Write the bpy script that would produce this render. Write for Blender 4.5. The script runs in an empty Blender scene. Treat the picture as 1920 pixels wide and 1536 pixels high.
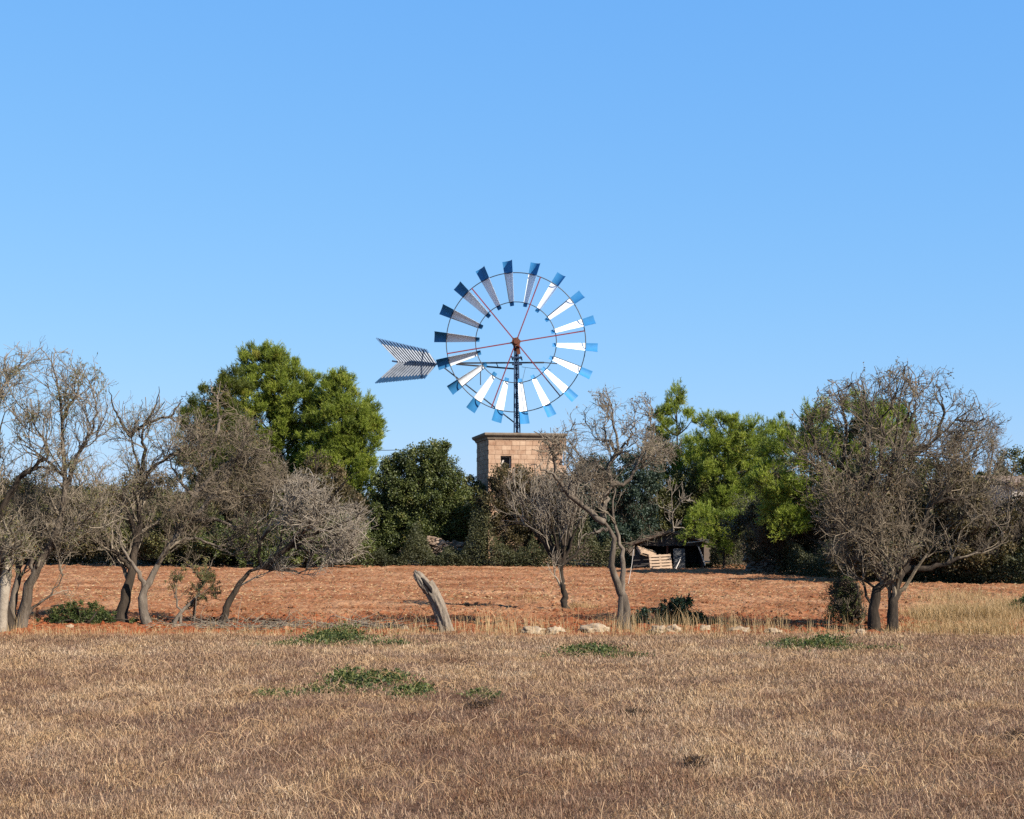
import bpy, bmesh, math, random
import numpy as np
from mathutils import Vector, Matrix
sc = bpy.context.scene
C = sc.collection
F = 2666.667; HY = 982.0; CAMH = 2.2
def P3(px, py, Y): return np.array([(px-960)/F*Y, Y, CAMH+(HY-py)/F*Y])
def YG(py): return CAMH*F/(py-HY)
def nrm(a): return a/np.maximum(np.linalg.norm(a, axis=-1, keepdims=True), 1e-9)

# ------------------------------------------------------------------ properties
def tag(o, label=None, cat=None, group=None, kind=None):
    if label: o['label'] = label
    if cat: o['category'] = cat
    if group: o['group'] = group
    if kind: o['kind'] = kind
    return o
def thing(name, label, cat, loc, group=None):
    o = bpy.data.objects.new(name, None); C.objects.link(o)
    o.location = Vector([float(v) for v in loc]); o.empty_display_size = .3
    return tag(o, label, cat, group)

# ------------------------------------------------------------------ mesh builders
def mk(name, V, Fc, mats, parent=None, tone=None, smooth=False, origin=None, matidx=None):
    V = np.asarray(V, dtype=np.float32).reshape(-1, 3); Fc = np.asarray(Fc, dtype=np.int32)
    k = Fc.shape[1]; n = len(Fc)
    if origin is not None: V = V-np.asarray(origin, dtype=np.float32)
    me = bpy.data.meshes.new(name)
    me.vertices.add(len(V)); me.vertices.foreach_set('co', V.ravel())
    me.loops.add(n*k); me.loops.foreach_set('vertex_index', Fc.ravel())
    me.polygons.add(n)
    me.polygons.foreach_set('loop_start', np.arange(0, n*k, k, dtype=np.int32))
    me.polygons.foreach_set('loop_total', np.full(n, k, dtype=np.int32))
    if not isinstance(mats, (list, tuple)): mats = [mats]
    for m in mats: me.materials.append(m)
    if matidx is not None: me.polygons.foreach_set('material_index', np.asarray(matidx, dtype=np.int32))
    if tone is not None:
        a = me.attributes.new('tone', 'FLOAT', 'POINT'); a.data.foreach_set('value', np.asarray(tone, dtype=np.float32).ravel())
    me.update(calc_edges=True)
    me.polygons.foreach_set('use_smooth', np.full(n, bool(smooth)))
    o = bpy.data.objects.new(name, me); C.objects.link(o)
    if parent is not None: o.parent = parent
    return o

class Acc:
    """collects vertex/face batches of one face size"""
    def __init__(s): s.V=[]; s.F=[]; s.T=[]; s.M=[]; s.n=0
    def add(s, V, Fc, tone=0.5, m=0):
        V = np.asarray(V, dtype=np.float64).reshape(-1, 3); Fc = np.asarray(Fc, dtype=np.int64)
        s.V.append(V); s.F.append(Fc+s.n); s.n += len(V)
        s.T.append(np.broadcast_to(np.asarray(tone, dtype=np.float64).ravel() if np.ndim(tone) else np.full(len(V), tone), (len(V),)))
        s.M.append(np.full(len(Fc), m))
    def build(s, name, mats, parent=None, smooth=False, origin=None):
        return mk(name, np.concatenate(s.V), np.concatenate(s.F), mats, parent, np.concatenate(s.T), smooth, origin, np.concatenate(s.M))

def spline(pts, K):
    pts = np.asarray(pts, float); n = len(pts)
    if n == 1: return np.repeat(pts, K, 0)
    e = np.vstack([2*pts[0]-pts[1], pts, 2*pts[-1]-pts[-2]])
    t = np.linspace(0, n-1-1e-6, K); i = t.astype(int); u = (t-i)[:, None]
    p0, p1, p2, p3 = e[i], e[i+1], e[i+2], e[i+3]
    return .5*(2*p1+(p2-p0)*u+(2*p0-5*p1+4*p2-p3)*u*u+(3*p1-p0-3*p2+p3)*u**3)

def tubes(acc, P, R, s=5, tone=0.5, rough=0.0, rng=None, cap=False, m=0):
    """P (N,K,3), R (N,K): N tubes of K rings of s sides"""
    P = np.asarray(P, float); R = np.asarray(R, float); N, K, _ = P.shape
    T = nrm(np.gradient(P, axis=1)); mean = nrm(P[:, -1]-P[:, 0])
    ref = np.where(np.abs(mean[:, 2:3]) > .8, np.array([[1., 0, 0]]), np.array([[0, 0, 1.]]))
    u = nrm(np.cross(T, ref[:, None, :])); v = np.cross(T, u)
    a = np.arange(s)/s*2*np.pi
    off = u[:, :, None]*np.cos(a)[None, None, :, None]+v[:, :, None]*np.sin(a)[None, None, :, None]
    rr = R[:, :, None, None]*np.ones((1, 1, s, 1))
    if rough and rng is not None: rr = rr*(1+rough*rng.normal(size=rr.shape))
    V = P[:, :, None]+off*rr
    b = (np.arange(N)*K*s)[:, None, None]+(np.arange(K-1)*s)[None, :, None]
    j = np.arange(s)[None, None, :]; j2 = (j+1) % s
    Q = np.stack([b+j, b+j2, b+s+j2, b+s+j], -1).reshape(-1, 4)
    tn = np.repeat(np.broadcast_to(np.asarray(tone, float).reshape(-1, 1), (N, 1)), K*s, axis=1).ravel() if np.ndim(tone) else tone
    acc.add(V, Q, tn, m)
    if cap and s == 4:
        bb = (np.arange(N)*K*s)[:, None]+np.arange(4)[None]; n0 = acc.n-N*K*s
        acc.F.append(bb[:, ::-1]+n0); acc.F.append(bb+(K-1)*s+n0); acc.M.append(np.full(2*N, m))

def bar(acc, a, b, w, h=None, tone=.5, m=0, side=None):
    """rectangular bar from a to b, width w, depth h"""
    a = np.asarray(a, float); b = np.asarray(b, float); h = h or w
    T = nrm(b-a); ref = np.array([0, 1., 0]) if abs(T[1]) < .9 else np.array([0, 0, 1.])
    if side is not None: ref = np.asarray(side, float)
    u = nrm(np.cross(T, ref)); v = np.cross(u, T)
    c = [(-1, -1), (1, -1), (1, 1), (-1, 1)]
    V = [a+u*x*w/2+v*y*h/2 for x, y in c]+[b+u*x*w/2+v*y*h/2 for x, y in c]
    acc.add(V, [(0, 1, 5, 4), (1, 2, 6, 5), (2, 3, 7, 6), (3, 0, 4, 7), (3, 2, 1, 0), (4, 5, 6, 7)], tone, m)

BOXF = np.array([(0, 2, 3, 1), (4, 5, 7, 6), (0, 1, 5, 4), (2, 6, 7, 3), (0, 4, 6, 2), (1, 3, 7, 5)])
def box(acc, lo, hi, tone=.5, m=0):
    V = [(x, y, z) for x in (lo[0], hi[0]) for y in (lo[1], hi[1]) for z in (lo[2], hi[2])]
    acc.add(V, BOXF, tone, m)

def grow(rng, P, R, N, t0, t1, a0, a1, L, K, rr, trop, jit, rmin=.003, env=None, tip=.25):
    ln = np.linalg.norm(np.diff(P, axis=1), axis=2).sum(1)
    idx = rng.choice(len(P), N, p=ln/ln.sum()); KP = P.shape[1]
    t = t0+(t1-t0)*rng.random(N); f = t*(KP-1); i = np.minimum(f.astype(int), KP-2); u = (f-i)[:, None]
    pos = P[idx, i]*(1-u)+P[idx, i+1]*u
    T = nrm(P[idx, i+1]-P[idx, i]); pr = R[idx, i]*(1-u[:, 0])+R[idx, i+1]*u[:, 0]
    pe = nrm(np.cross(T, rng.normal(size=(N, 3)))); a = np.radians(a0+(a1-a0)*rng.random(N))[:, None]
    d = nrm(T*np.cos(a)+pe*np.sin(a)+np.array([0, 0, trop]))
    le = L*(.45+.85*rng.random(N))*(1.15-.5*t)
    st = (le/(K-1))[:, None]
    out = [pos]
    for k in range(K-1):
        out.append(out[-1]+d*st)
        d = nrm(d+jit*rng.normal(size=(N, 3))+np.array([0, 0, trop*.5]))
    Q = np.stack(out, 1)
    r0 = np.maximum(pr*rr*(.7+.3*rng.random(N)), rmin)
    Rn = r0[:, None]*np.linspace(1, tip, K)[None]
    Rn = np.maximum(Rn, rmin*.75)
    if env is not None:
        ok = inside(env, Q[:, -1]) & (Q[:, -1, 2] > .15)
        Q = Q[ok]; Rn = Rn[ok]
    return Q, Rn
def inside(env, p):
    ok = np.zeros(len(p), bool)
    lim = (.62+.75*fbm(p[:, 0]*1.6+p[:, 1]*.7, p[:, 2]*1.6+p[:, 1]*.5, 3))
    for c, r in env: ok |= (((p-c)/r)**2).sum(1) < lim
    return ok

def leaf_quads(acc, pos, rng, ln, wd, direc=None, spread=1.0, tone=None):
    N = len(pos)
    d = rng.normal(size=(N, 3))*spread
    if direc is not None: d = d+direc
    d = nrm(d); s = nrm(np.cross(d, rng.normal(size=(N, 3)))); n = np.cross(d, s)
    l = (ln*(.6+.7*rng.random(N)))[:, None]; w = (wd*(.6+.7*rng.random(N)))[:, None]
    V = np.stack([pos, pos+d*l*.5+s*w*.5+n*l*.06, pos+d*l, pos+d*l*.5-s*w*.5+n*l*.06], 1)
    Q = np.arange(N*4).reshape(N, 4)
    if tone is None: tone = rng.random(N)
    acc.add(V, Q, np.repeat(np.clip(tone, 0, 1), 4))

_tab = np.random.default_rng(77).random((256, 256))
def vn(x, y):
    xi = np.floor(x).astype(int); yi = np.floor(y).astype(int); u = x-xi; v = y-yi
    u = u*u*(3-2*u); v = v*v*(3-2*v)
    g = lambda a, b: _tab[a & 255, b & 255]
    return (g(xi, yi)*(1-u)+g(xi+1, yi)*u)*(1-v)+(g(xi, yi+1)*(1-u)+g(xi+1, yi+1)*u)*v
def fbm(x, y, o=4):
    s = 0; a = .5; t = 0
    for k in range(o): s = s+a*vn(x*2**k+17.3*k, y*2**k+5.1*k); t += a; a *= .5
    return s/t

# ------------------------------------------------------------------ materials
def mat(name): 
    m = bpy.data.materials.new(name); m.use_nodes = True; nt = m.node_tree
    for n in list(nt.nodes): nt.nodes.remove(n)
    out = nt.nodes.new('ShaderNodeOutputMaterial'); return m, nt, out
TONE = .53   # scales natural surfaces to their real albedo range
def ramp(nt, fac, cols, k_=None):
    cols = [(p, tuple(x*(TONE if k_ is None else k_) for x in c)) for p, c in cols]
    r = nt.nodes.new('ShaderNodeValToRGB'); e = r.color_ramp.elements
    while len(e) < len(cols): e.new(.5)
    for k, (p, c) in enumerate(cols): e[k].position = p; e[k].color = (*c, 1)
    nt.links.new(fac, r.inputs[0]); return r.outputs[0]
def noise(nt, scale, detail=4, rough=.6, vec=None, dist=0):
    n = nt.nodes.new('ShaderNodeTexNoise'); n.inputs['Scale'].default_value = scale
    n.inputs['Detail'].default_value = detail; n.inputs['Roughness'].default_value = rough; n.inputs['Distortion'].default_value = dist
    if vec is not None: nt.links.new(vec, n.inputs['Vector'])
    return n.outputs['Fac']
def coords(nt, scale=(1, 1, 1)):
    c = nt.nodes.new('ShaderNodeTexCoord'); m = nt.nodes.new('ShaderNodeMapping'); m.inputs['Scale'].default_value = scale
    nt.links.new(c.outputs['Object'], m.inputs['Vector']); return m.outputs[0]
def attr(nt, n='tone'):
    a = nt.nodes.new('ShaderNodeAttribute'); a.attribute_name = n; return a.outputs['Fac']
def math_(nt, op, a, b):
    m = nt.nodes.new('ShaderNodeMath'); m.operation = op
    for k, v in enumerate((a, b)):
        if isinstance(v, (int, float)): m.inputs[k].default_value = v
        else: nt.links.new(v, m.inputs[k])
    return m.outputs[0]
def mixc(nt, f, a, b, mode='MIX'):
    m = nt.nodes.new('ShaderNodeMix'); m.data_type = 'RGBA'; m.blend_type = mode
    if isinstance(f, (int, float)): m.inputs[0].default_value = f
    else: nt.links.new(f, m.inputs[0])
    for k, v in ((6, a), (7, b)):
        if isinstance(v, tuple): m.inputs[k].default_value = (*v, 1)
        else: nt.links.new(v, m.inputs[k])
    return m.outputs[2]
def bsdf(nt, out, col, rough=.8, spec=.3, bump=None, bstr=.5, bdist=.02, metal=0):
    p = nt.nodes.new('ShaderNodeBsdfPrincipled')
    if isinstance(col, tuple): p.inputs['Base Color'].default_value = (*col, 1)
    else: nt.links.new(col, p.inputs['Base Color'])
    p.inputs['Roughness'].default_value = rough; p.inputs['Specular IOR Level'].default_value = spec; p.inputs['Metallic'].default_value = metal
    if bump is not None:
        b = nt.nodes.new('ShaderNodeBump'); b.inputs['Strength'].default_value = bstr; b.inputs['Distance'].default_value = bdist
        nt.links.new(bump, b.inputs['Height']); nt.links.new(b.outputs[0], p.inputs['Normal'])
    nt.links.new(p.outputs[0], out.inputs[0]); return p
def leafmat(name, cols, trans=.3, rough=.55, spec=.25, patch=None):
    m, nt, out = mat(name); col = ramp(nt, attr(nt), cols)
    if patch:   # kinds of grass growing in drifts: each has its own tint
        v = coords(nt); n1 = noise(nt, patch, 4, .65, v)
        col = mixc(nt, 1.0, col, ramp(nt, n1, [(.36, (.86, .83, .92)), (.48, (.98, .94, .96)), (.62, (1.02, .95, .86))], 1), 'MULTIPLY')
    p = bsdf(nt, out, col, rough, spec)
    t = nt.nodes.new('ShaderNodeBsdfTranslucent')
    nt.links.new(mixc(nt, 1.0, col, (1.0, 1.15, .55), 'MULTIPLY'), t.inputs[0])
    x = nt.nodes.new('ShaderNodeMixShader'); x.inputs[0].default_value = trans
    nt.links.new(p.outputs[0], x.inputs[1]); nt.links.new(t.outputs[0], x.inputs[2]); nt.links.new(x.outputs[0], out.inputs[0])
    return m
def barkmat(name, c1, c2, c3, scale=9, stretch=.25):
    m, nt, out = mat(name); v = coords(nt, (1, 1, stretch))
    n1 = noise(nt, scale, 6, .7, v); n2 = noise(nt, scale*5, 4, .7, v)
    col = ramp(nt, n1, [(.3, c1), (.52, c2), (.72, c3)])
    col = mixc(nt, .35, col, ramp(nt, attr(nt), [(0, tuple(x*.7 for x in c1)), (1, c3)]))
    bsdf(nt, out, col, .9, .15, math_(nt, 'ADD', n1, math_(nt, 'MULTIPLY', n2, .5)), .8, .03)
    return m
def paint(name, c, rough=.45, dirt=.25, spec=.4):
    m, nt, out = mat(name); v = coords(nt)
    n = noise(nt, 2.5, 6, .7, v)
    col = ramp(nt, n, [(.3, tuple(x*(1-dirt) for x in c)), (.6, c)], .8)
    bsdf(nt, out, col, rough, spec); return m

M = {}
M['bark'] = barkmat('almond_bark', (.085, .062, .045), (.21, .165, .125), (.42, .345, .27))
M['bark_dark'] = barkmat('dark_almond_bark', (.025, .018, .013), (.062, .045, .032), (.15, .112, .08))
M['twig'] = barkmat('grey_twigs', (.16, .125, .085), (.29, .23, .165), (.48, .395, .295), 4, 1)
M['twig_brown'] = barkmat('brown_twigs', (.12, .09, .058), (.24, .185, .125), (.44, .35, .25), 4, 1)
M['twig_pale'] = barkmat('pale_dead_twigs', (.22, .175, .125), (.39, .315, .235), (.60, .51, .40), 4, 1)
M['twig_far'] = barkmat('brushwood_twigs', (.10, .075, .05), (.19, .145, .10), (.29, .23, .165), 4, 1)
M['weathered'] = barkmat('weathered_wood', (.09, .068, .05), (.28, .22, .165), (.48, .395, .305), 16, .10)
M['hollow'] = barkmat('hollow_wood', (.02, .017, .018), (.04, .033, .032), (.07, .055, .05), 8, .2)
M['pine'] = leafmat('pine_needles', [(0, (.12, .155, .030)), (.35, (.28, .345, .050)), (.75, (.48, .54, .085)), (1, (.57, .50, .11))], .35)
M['pine_dk'] = leafmat('dark_pine_needles', [(0, (.06, .08, .02)), (.5, (.16, .19, .03)), (1, (.30, .30, .05))], .3)
M['carob'] = leafmat('carob_leaves', [(0, (.045, .060, .018)), (.5, (.125, .15, .040)), (.85, (.24, .26, .065)), (1, (.32, .26, .09))], .22, .5, .3)
M['olive'] = leafmat('olive_leaves', [(0, (.06, .064, .024)), (.4, (.135, .135, .045)), (.75, (.23, .21, .07)), (1, (.31, .23, .10))], .2)
M['brushleaf'] = leafmat('brown_olive_leaves', [(0, (.05, .042, .018)), (.4, (.11, .085, .034)), (.75, (.19, .14, .06)), (1, (.28, .19, .095))], .2)
M['greyleaf'] = leafmat('blue_grey_leaves', [(0, (.035, .058, .040)), (.5, (.075, .11, .075)), (1, (.14, .18, .12))], .25)
M['almondleaf'] = leafmat('almond_leaves', [(0, (.11, .12, .035)), (.45, (.24, .24, .085)), (.8, (.36, .31, .13)), (1, (.40, .19, .07))], .35)
M['deadleaf'] = leafmat('withered_leaves', [(0, (.05, .035, .028)), (.5, (.12, .075, .05)), (1, (.32, .17, .075))], .2)
M['undergrowth'] = leafmat('undergrowth_leaves', [(0, (.05, .055, .022)), (.5, (.115, .115, .045)), (1, (.26, .21, .10))], .2)
M['weed'] = leafmat('weed_leaves', [(0, (.045, .070, .02)), (.5, (.105, .14, .036)), (1, (.26, .25, .08))], .28)
M['darkweed'] = leafmat('dark_bush_leaves', [(0, (.012, .03, .016)), (.6, (.022, .052, .022)), (1, (.06, .085, .035))], .12, .5, .3)
M['woods'] = leafmat('far_woodland_leaves', [(0, (.045, .06, .035)), (.5, (.085, .095, .055)), (1, (.14, .13, .08))], .2)
# dry grass: tone = species/dryness tint
M['grass'] = leafmat('dry_straw', [(0, (.18, .078, .036)), (.25, (.35, .205, .12)), (.5, (.51, .335, .20)), (.75, (.65, .425, .225)), (1, (.88, .67, .43))], .15, .7, .2, 1.1)
M['tallgrass'] = leafmat('tall_straw', [(0, (.42, .24, .10)), (.5, (.62, .40, .19)), (1, (.84, .62, .36))], .2, .7, .2)

def soilmat():
    m, nt, out = mat('red_clay_soil'); v = coords(nt)
    n1 = noise(nt, .35, 5, .6, v); n2 = noise(nt, 9, 6, .75, v); n3 = noise(nt, 2.2, 4, .6, coords(nt, (.35, 1.6, 1)))
    f = math_(nt, 'ADD', math_(nt, 'MULTIPLY', n1, .40), math_(nt, 'ADD', math_(nt, 'MULTIPLY', n2, .35), math_(nt, 'MULTIPLY', n3, .25)))
    dry = ramp(nt, f, [(.36, (.15, .052, .021)), (.48, (.32, .135, .060)), (.59, (.50, .27, .145))])
    redder = ramp(nt, f, [(.34, (.13, .032, .012)), (.5, (.30, .078, .027)), (.64, (.44, .14, .052))])
    col = mixc(nt, attr(nt), redder, dry)
    bsdf(nt, out, col, .95, .1, n2, .9, .04); return m
M['soil'] = soilmat()
def litter(name, cols):
    m, nt, out = mat(name); v = coords(nt)
    n = noise(nt, 6, 8, .8, v); n1 = noise(nt, .8, 4, .6, v)
    f = math_(nt, 'ADD', math_(nt, 'MULTIPLY', n, .6), math_(nt, 'MULTIPLY', n1, .4))
    bsdf(nt, out, ramp(nt, f, cols), .95, .1, n, .8, .03); return m
M['thatch'] = litter('grass_thatch', [(.36, (.07, .035, .02)), (.48, (.16, .085, .05)), (.62, (.30, .18, .11))])
M['land'] = litter('dry_land', [(.36, (.10, .06, .035)), (.5, (.19, .12, .065)), (.64, (.28, .19, .10))])
def stone(name, c1, c2, c3, s=3.0):
    m, nt, out = mat(name); v = coords(nt)
    n = noise(nt, s, 8, .7, v, .4); n2 = noise(nt, s*9, 5, .7, v)
    col = ramp(nt, n, [(.34, c1), (.5, c2), (.66, c3)])
    col = mixc(nt, .4, col, ramp(nt, attr(nt), [(0, c1), (1, c3)]))
    bsdf(nt, out, col, .9, .15, math_(nt, 'ADD', n, n2), .35, .02); return m
M['sandstone'] = stone('pink_sandstone', (.38, .20, .12), (.64, .40, .255), (.80, .56, .385), 1.4)
M['cornice'] = stone('weathered_cornice', (.20, .155, .11), (.36, .275, .20), (.50, .38, .28), 3)
M['limestone'] = stone('pale_limestone', (.24, .14, .08), (.48, .34, .22), (.68, .56, .40), 5)
M['rubble'] = stone('rubble_stone', (.10, .065, .045), (.28, .19, .13), (.50, .36, .26), 1.2)
M['plaster'] = stone('pale_plaster', (.50, .40, .33), (.70, .60, .52), (.80, .73, .66), 2)
M['dark'] = paint('dark_wood_and_openings', (.045, .035, .03), .8)
M['white'] = paint('white_paint', (.91, .95, .99), .5, .08, .3)
M['blue'] = paint('blue_paint', (.035, .20, .44), .6, .15, .2)
M['navy'] = paint('navy_paint', (.022, .048, .11), .5, .5)
M['steel'] = paint('dark_steel', (.035, .035, .04), .55, .4)
M['red'] = paint('red_oxide_paint', (.20, .022, .030), .5, .4)
M['rust'] = paint('rusty_iron', (.16, .055, .03), .8, .5, .2)
M['palewood'] = paint('pale_pallet_wood', (.46, .32, .215), .8, .3, .2)
M['slatgrey'] = paint('weathered_slats', (.32, .35, .40), .7, .4, .2)
M['slatblue'] = paint('faded_blue_slats', (.03, .10, .22), .6, .4, .2)
M['sheet'] = paint('rusty_sheet', (.10, .055, .035), .8, .5, .2)
M['polewhite'] = paint('bleached_pole', (.56, .50, .44), .7, .3, .2)
M['panel'] = paint('grey_board', (.085, .085, .085), .8, .3, .2)
M['wire'] = paint('wire', (.05, .06, .07), .5)

# ------------------------------------------------------------------ ground
rng = np.random.default_rng(5)
g = mk('ground', [(-3000, -200, -.06), (3000, -200, -.06), (3000, 4000, -.06), (-3000, 4000, -.06)], [(0, 1, 2, 3)], M['land'])
tag(g, kind='structure')
FX = [-400, 300, 900, 1350, 1440, 1500, 1600, 1920, 2400]
FYE = [1058, 1061, 1064, 1066, 1074, 1082, 1090, 1099, 1106]
def edgeY(px): return CAMH*F/(np.interp(px, FX, FYE)-HY)
def pxof(x, y): return 960+x/y*F
# ploughed field sheet, rows spaced by distance
nr, ncn = 620, 1000
v_ = np.linspace(0, 1, nr)
pyr = 1199+(1060.5-1199)*v_**.85
Yr = CAMH*F/(pyr-HY)
u_ = np.linspace(-.5, .5, ncn)
X = u_[None, :]*Yr[:, None]*1.05; Yg = np.repeat(Yr[:, None], ncn, 1)
X = X+rng.normal(0, .006, X.shape); 
coarse = np.clip(1-(Yg-28.5)/7.5, 0, 1)*np.clip((Yg-27.3)/1.2, 0, 1)
hz = (fbm(X*2.6, Yg*3.2, 4)-.5)*.16+(fbm(X*9, Yg*9, 2)-.5)*.07+(np.sin(Yg*7.5+X*.5+fbm(X*.3, Yg*.3)*7)*.035)*(.4+fbm(X*.5+7, Yg*.2))
hz = hz+coarse*((fbm(X*3.5+9, Yg*4, 3)-.5)*.22)
hz = hz*(.35+.65*np.clip((Yg-27.5)/1.5, 0, 1))
redness = np.clip(1.15*coarse+.9*(fbm(X*.35+3, Yg*.25)-.5), 0, 1)  # redder, darker soil towards the near edge, plus random drift
tone = np.clip(1-redness, 0, 1)
ii = np.arange(nr*ncn).reshape(nr, ncn)
Q = np.stack([ii[:-1, :-1], ii[:-1, 1:], ii[1:, 1:], ii[1:, :-1]], -1).reshape(-1, 4)
fld = mk('ploughed_field', np.stack([X, Yg, hz+.01], -1), Q, M['soil'], tone=tone.ravel())
tag(fld, kind='structure')

# icosahedron for clods / stones
ph = (1+5**.5)/2
ICO = nrm(np.array([(-1, ph, 0), (1, ph, 0), (-1, -ph, 0), (1, -ph, 0), (0, -1, ph), (0, 1, ph), (0, -1, -ph), (0, 1, -ph), (ph, 0, -1), (ph, 0, 1), (-ph, 0, -1), (-ph, 0, 1)], float))
ICF = np.array([(0, 11, 5), (0, 5, 1), (0, 1, 7), (0, 7, 10), (0, 10, 11), (1, 5, 9), (5, 11, 4), (11, 10, 2), (10, 7, 6), (7, 1, 8), (3, 9, 4), (3, 4, 2), (3, 2, 6), (3, 6, 8), (3, 8, 9), (4, 9, 5), (2, 4, 11), (6, 2, 10), (8, 6, 7), (9, 8, 1)])
def clods(acc, pos, size, rng, tone):
    N = len(pos); q = rng.normal(size=(N, 12, 3))*.16
    s = size[:, None, None]*(.6+.8*rng.random((N, 1, 3))); s[:, :, 2] *= .75
    V = (ICO[None]+q)*s+pos[:, None]
    Fc = (np.arange(N)*12)[:, None, None]+ICF[None]
    acc.add(V, Fc.reshape(-1, 3), np.repeat(tone, 12))
def field_pts(N, y0, y1, pw=1.0, hw=.42):
    py = y0+(y1-y0)*rng.random(N)**pw; Y = CAMH*F/(py-HY)
    x = (rng.random(N)*2-1)*hw*Y; return x, Y
a = Acc()
x, Y = field_pts(34000, 1064, 1186, .8); ok = Y < edgeY(pxof(x, Y)); x, Y = x[ok], Y[ok]
sz = .016+.05*rng.random(len(x))**3*np.where(Y < 36, 1.3, .8)
cz = (fbm(x*2.6, Y*3.2, 4)-.5)*.16+.012
clods(a, np.stack([x, Y, cz], -1), sz, rng, np.clip(1-1.1*np.clip(1-(Y-28.5)/7.5, 0, 1)+.4*rng.normal(size=len(x)), 0, 1))
tag(a.build('soil_clods', M['soil']), 'loose red clods turned up over the ploughed field', 'soil', kind='stuff')
# straw and pale chips lying on the field
a = Acc()
x, Y = field_pts(26000, 1064, 1186, .9); ok = Y < edgeY(pxof(x, Y)); x, Y = x[ok], Y[ok]
cz = (fbm(x*2.6, Y*3.2, 4)-.5)*.16+.05
leaf_quads(a, np.stack([x, Y, cz], -1), rng, np.where(Y > 40, .11, .07), np.where(Y > 40, .026, .012), np.array([0, 0, .12]), np.array([[1, 1, .25]]))
tag(a.build('straw_litter', M['tallgrass']), 'pale bits of straw strewn over the ploughed red soil', 'straw', kind='stuff')

# stubble meadow
yy = np.concatenate([np.linspace(6.5, 27.6, 220)]); uu = np.linspace(-1, 1, 240)
X = uu[None]*(yy[:, None]*.5+5); Yg = np.repeat(yy[:, None], 240, 1)
edge = 27.4+.5*(fbm(X*.8, X*0+3.)-.5)
Yg = np.minimum(Yg, edge)
def mz(x, y): return (fbm(x*.7, y*.7, 3)-.5)*.10+.03
ii = np.arange(220*240).reshape(220, 240)
Q = np.stack([ii[:-1, :-1], ii[:-1, 1:], ii[1:, 1:], ii[1:, :-1]], -1).reshape(-1, 4)
mz_ = mz(X, Yg)+.006
tag(mk('meadow', np.stack([X, Yg, mz_], -1), Q, M['thatch'], smooth=True), kind='structure')

def blades(acc, x, Y, z, h, w, lean, tone, rng):
    N = len(x); d = rng.random(N)*2*np.pi; dx = np.cos(d)*lean*h; dy = np.sin(d)*lean*h
    e = d+np.pi/2+rng.normal(0, .5, N); wx = np.cos(e)*w/2; wy = np.sin(e)*w/2*.6
    b = np.stack([x, Y, z], -1); W = np.stack([wx, wy, 0*wx], -1)
    m_ = b+np.stack([dx*.3, dy*.3, h*.55], -1); t = b+np.stack([dx, dy, h*np.sqrt(np.clip(1-.5*lean**2, .15, 1))], -1)
    V = np.stack([b-W, b+W, m_+W*.8, t, m_-W*.8], 1)   # quad + tri as two quads sharing tip
    k = (np.arange(N)*5)[:, None]
    Fc = np.concatenate([k+np.array([[0, 1, 2, 4]]), k+np.array([[4, 2, 3, 3]])])[:, :]
    Fq = np.concatenate([k+np.array([[0, 1, 2]]), k+np.array([[0, 2, 4]]), k+np.array([[4, 2, 3]])])
    acc.add(V, Fq, np.repeat(np.clip(tone, 0, 1), 5))
def gtone(x, Y, n):
    big = fbm(x*.45+4, Y*.45, 3); mid = fbm(x*1.6, Y*1.3+8, 3)
    near = np.clip((Y-10)/12, 0, 1)
    fine = fbm(x*5, Y*4+3, 2)
    t = .34+.20*near+.55*(big-.5)+.55*(mid-.5)+.5*(fine-.5)+.25*rng.normal(size=n)
    return t
a = Acc(); N = 1000000
Y = 9.2+(27.6-9.2)*rng.random(N)**1.15; x = (rng.random(N)*2-1)*(Y*.385+3.0)
dens = fbm(x*1.3+30, Y*1.3, 3); h = (.014+.040*rng.random(N)**1.6)*(.5+1.0*dens)
ok = rng.random(N) < np.clip(.1+2.2*(dens-.28)+.5*fbm(x*6, Y*6+9, 2), .12, 1)
x, Y, h = x[ok], Y[ok], h[ok]; n = len(x)
tn = gtone(x, Y, n)
blades(a, x, Y, mz(x, Y), h, (.0022+.00017*Y)*(.6+.8*rng.random(n)), .2+1.1*rng.random(n)**1.2, tn, rng)
# matted litter straws lying over
N = 195000
Y = 9.2+(27.6-9.2)*rng.random(N)**1.1; x = (rng.random(N)*2-1)*(Y*.385+3.0)
blades(a, x, Y, mz(x, Y)+.01+.03*rng.random(N), (.03+.07*rng.random(N)), (.0026+.0002*Y)*np.ones(N), 1.15+.15*rng.random(N), gtone(x, Y, N)+.04, rng)
# taller single stalks, in loose drifts
N = 9000
Y = 9.2+(27.9-9.2)*rng.random(N)**1.2; x = (rng.random(N)*2-1)*(Y*.385+3.0)
ok = rng.random(N) < np.clip((fbm(x*.8+50, Y*.8, 3)-.38)*5, .08, 1); x, Y = x[ok], Y[ok]; n = len(x)
blades(a, x, Y, mz(x, Y), .07+.15*rng.random(n)**2, (.003+.0001*Y)*np.ones(n), .3+.8*rng.random(n), gtone(x, Y, n)+.12, rng)
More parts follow.
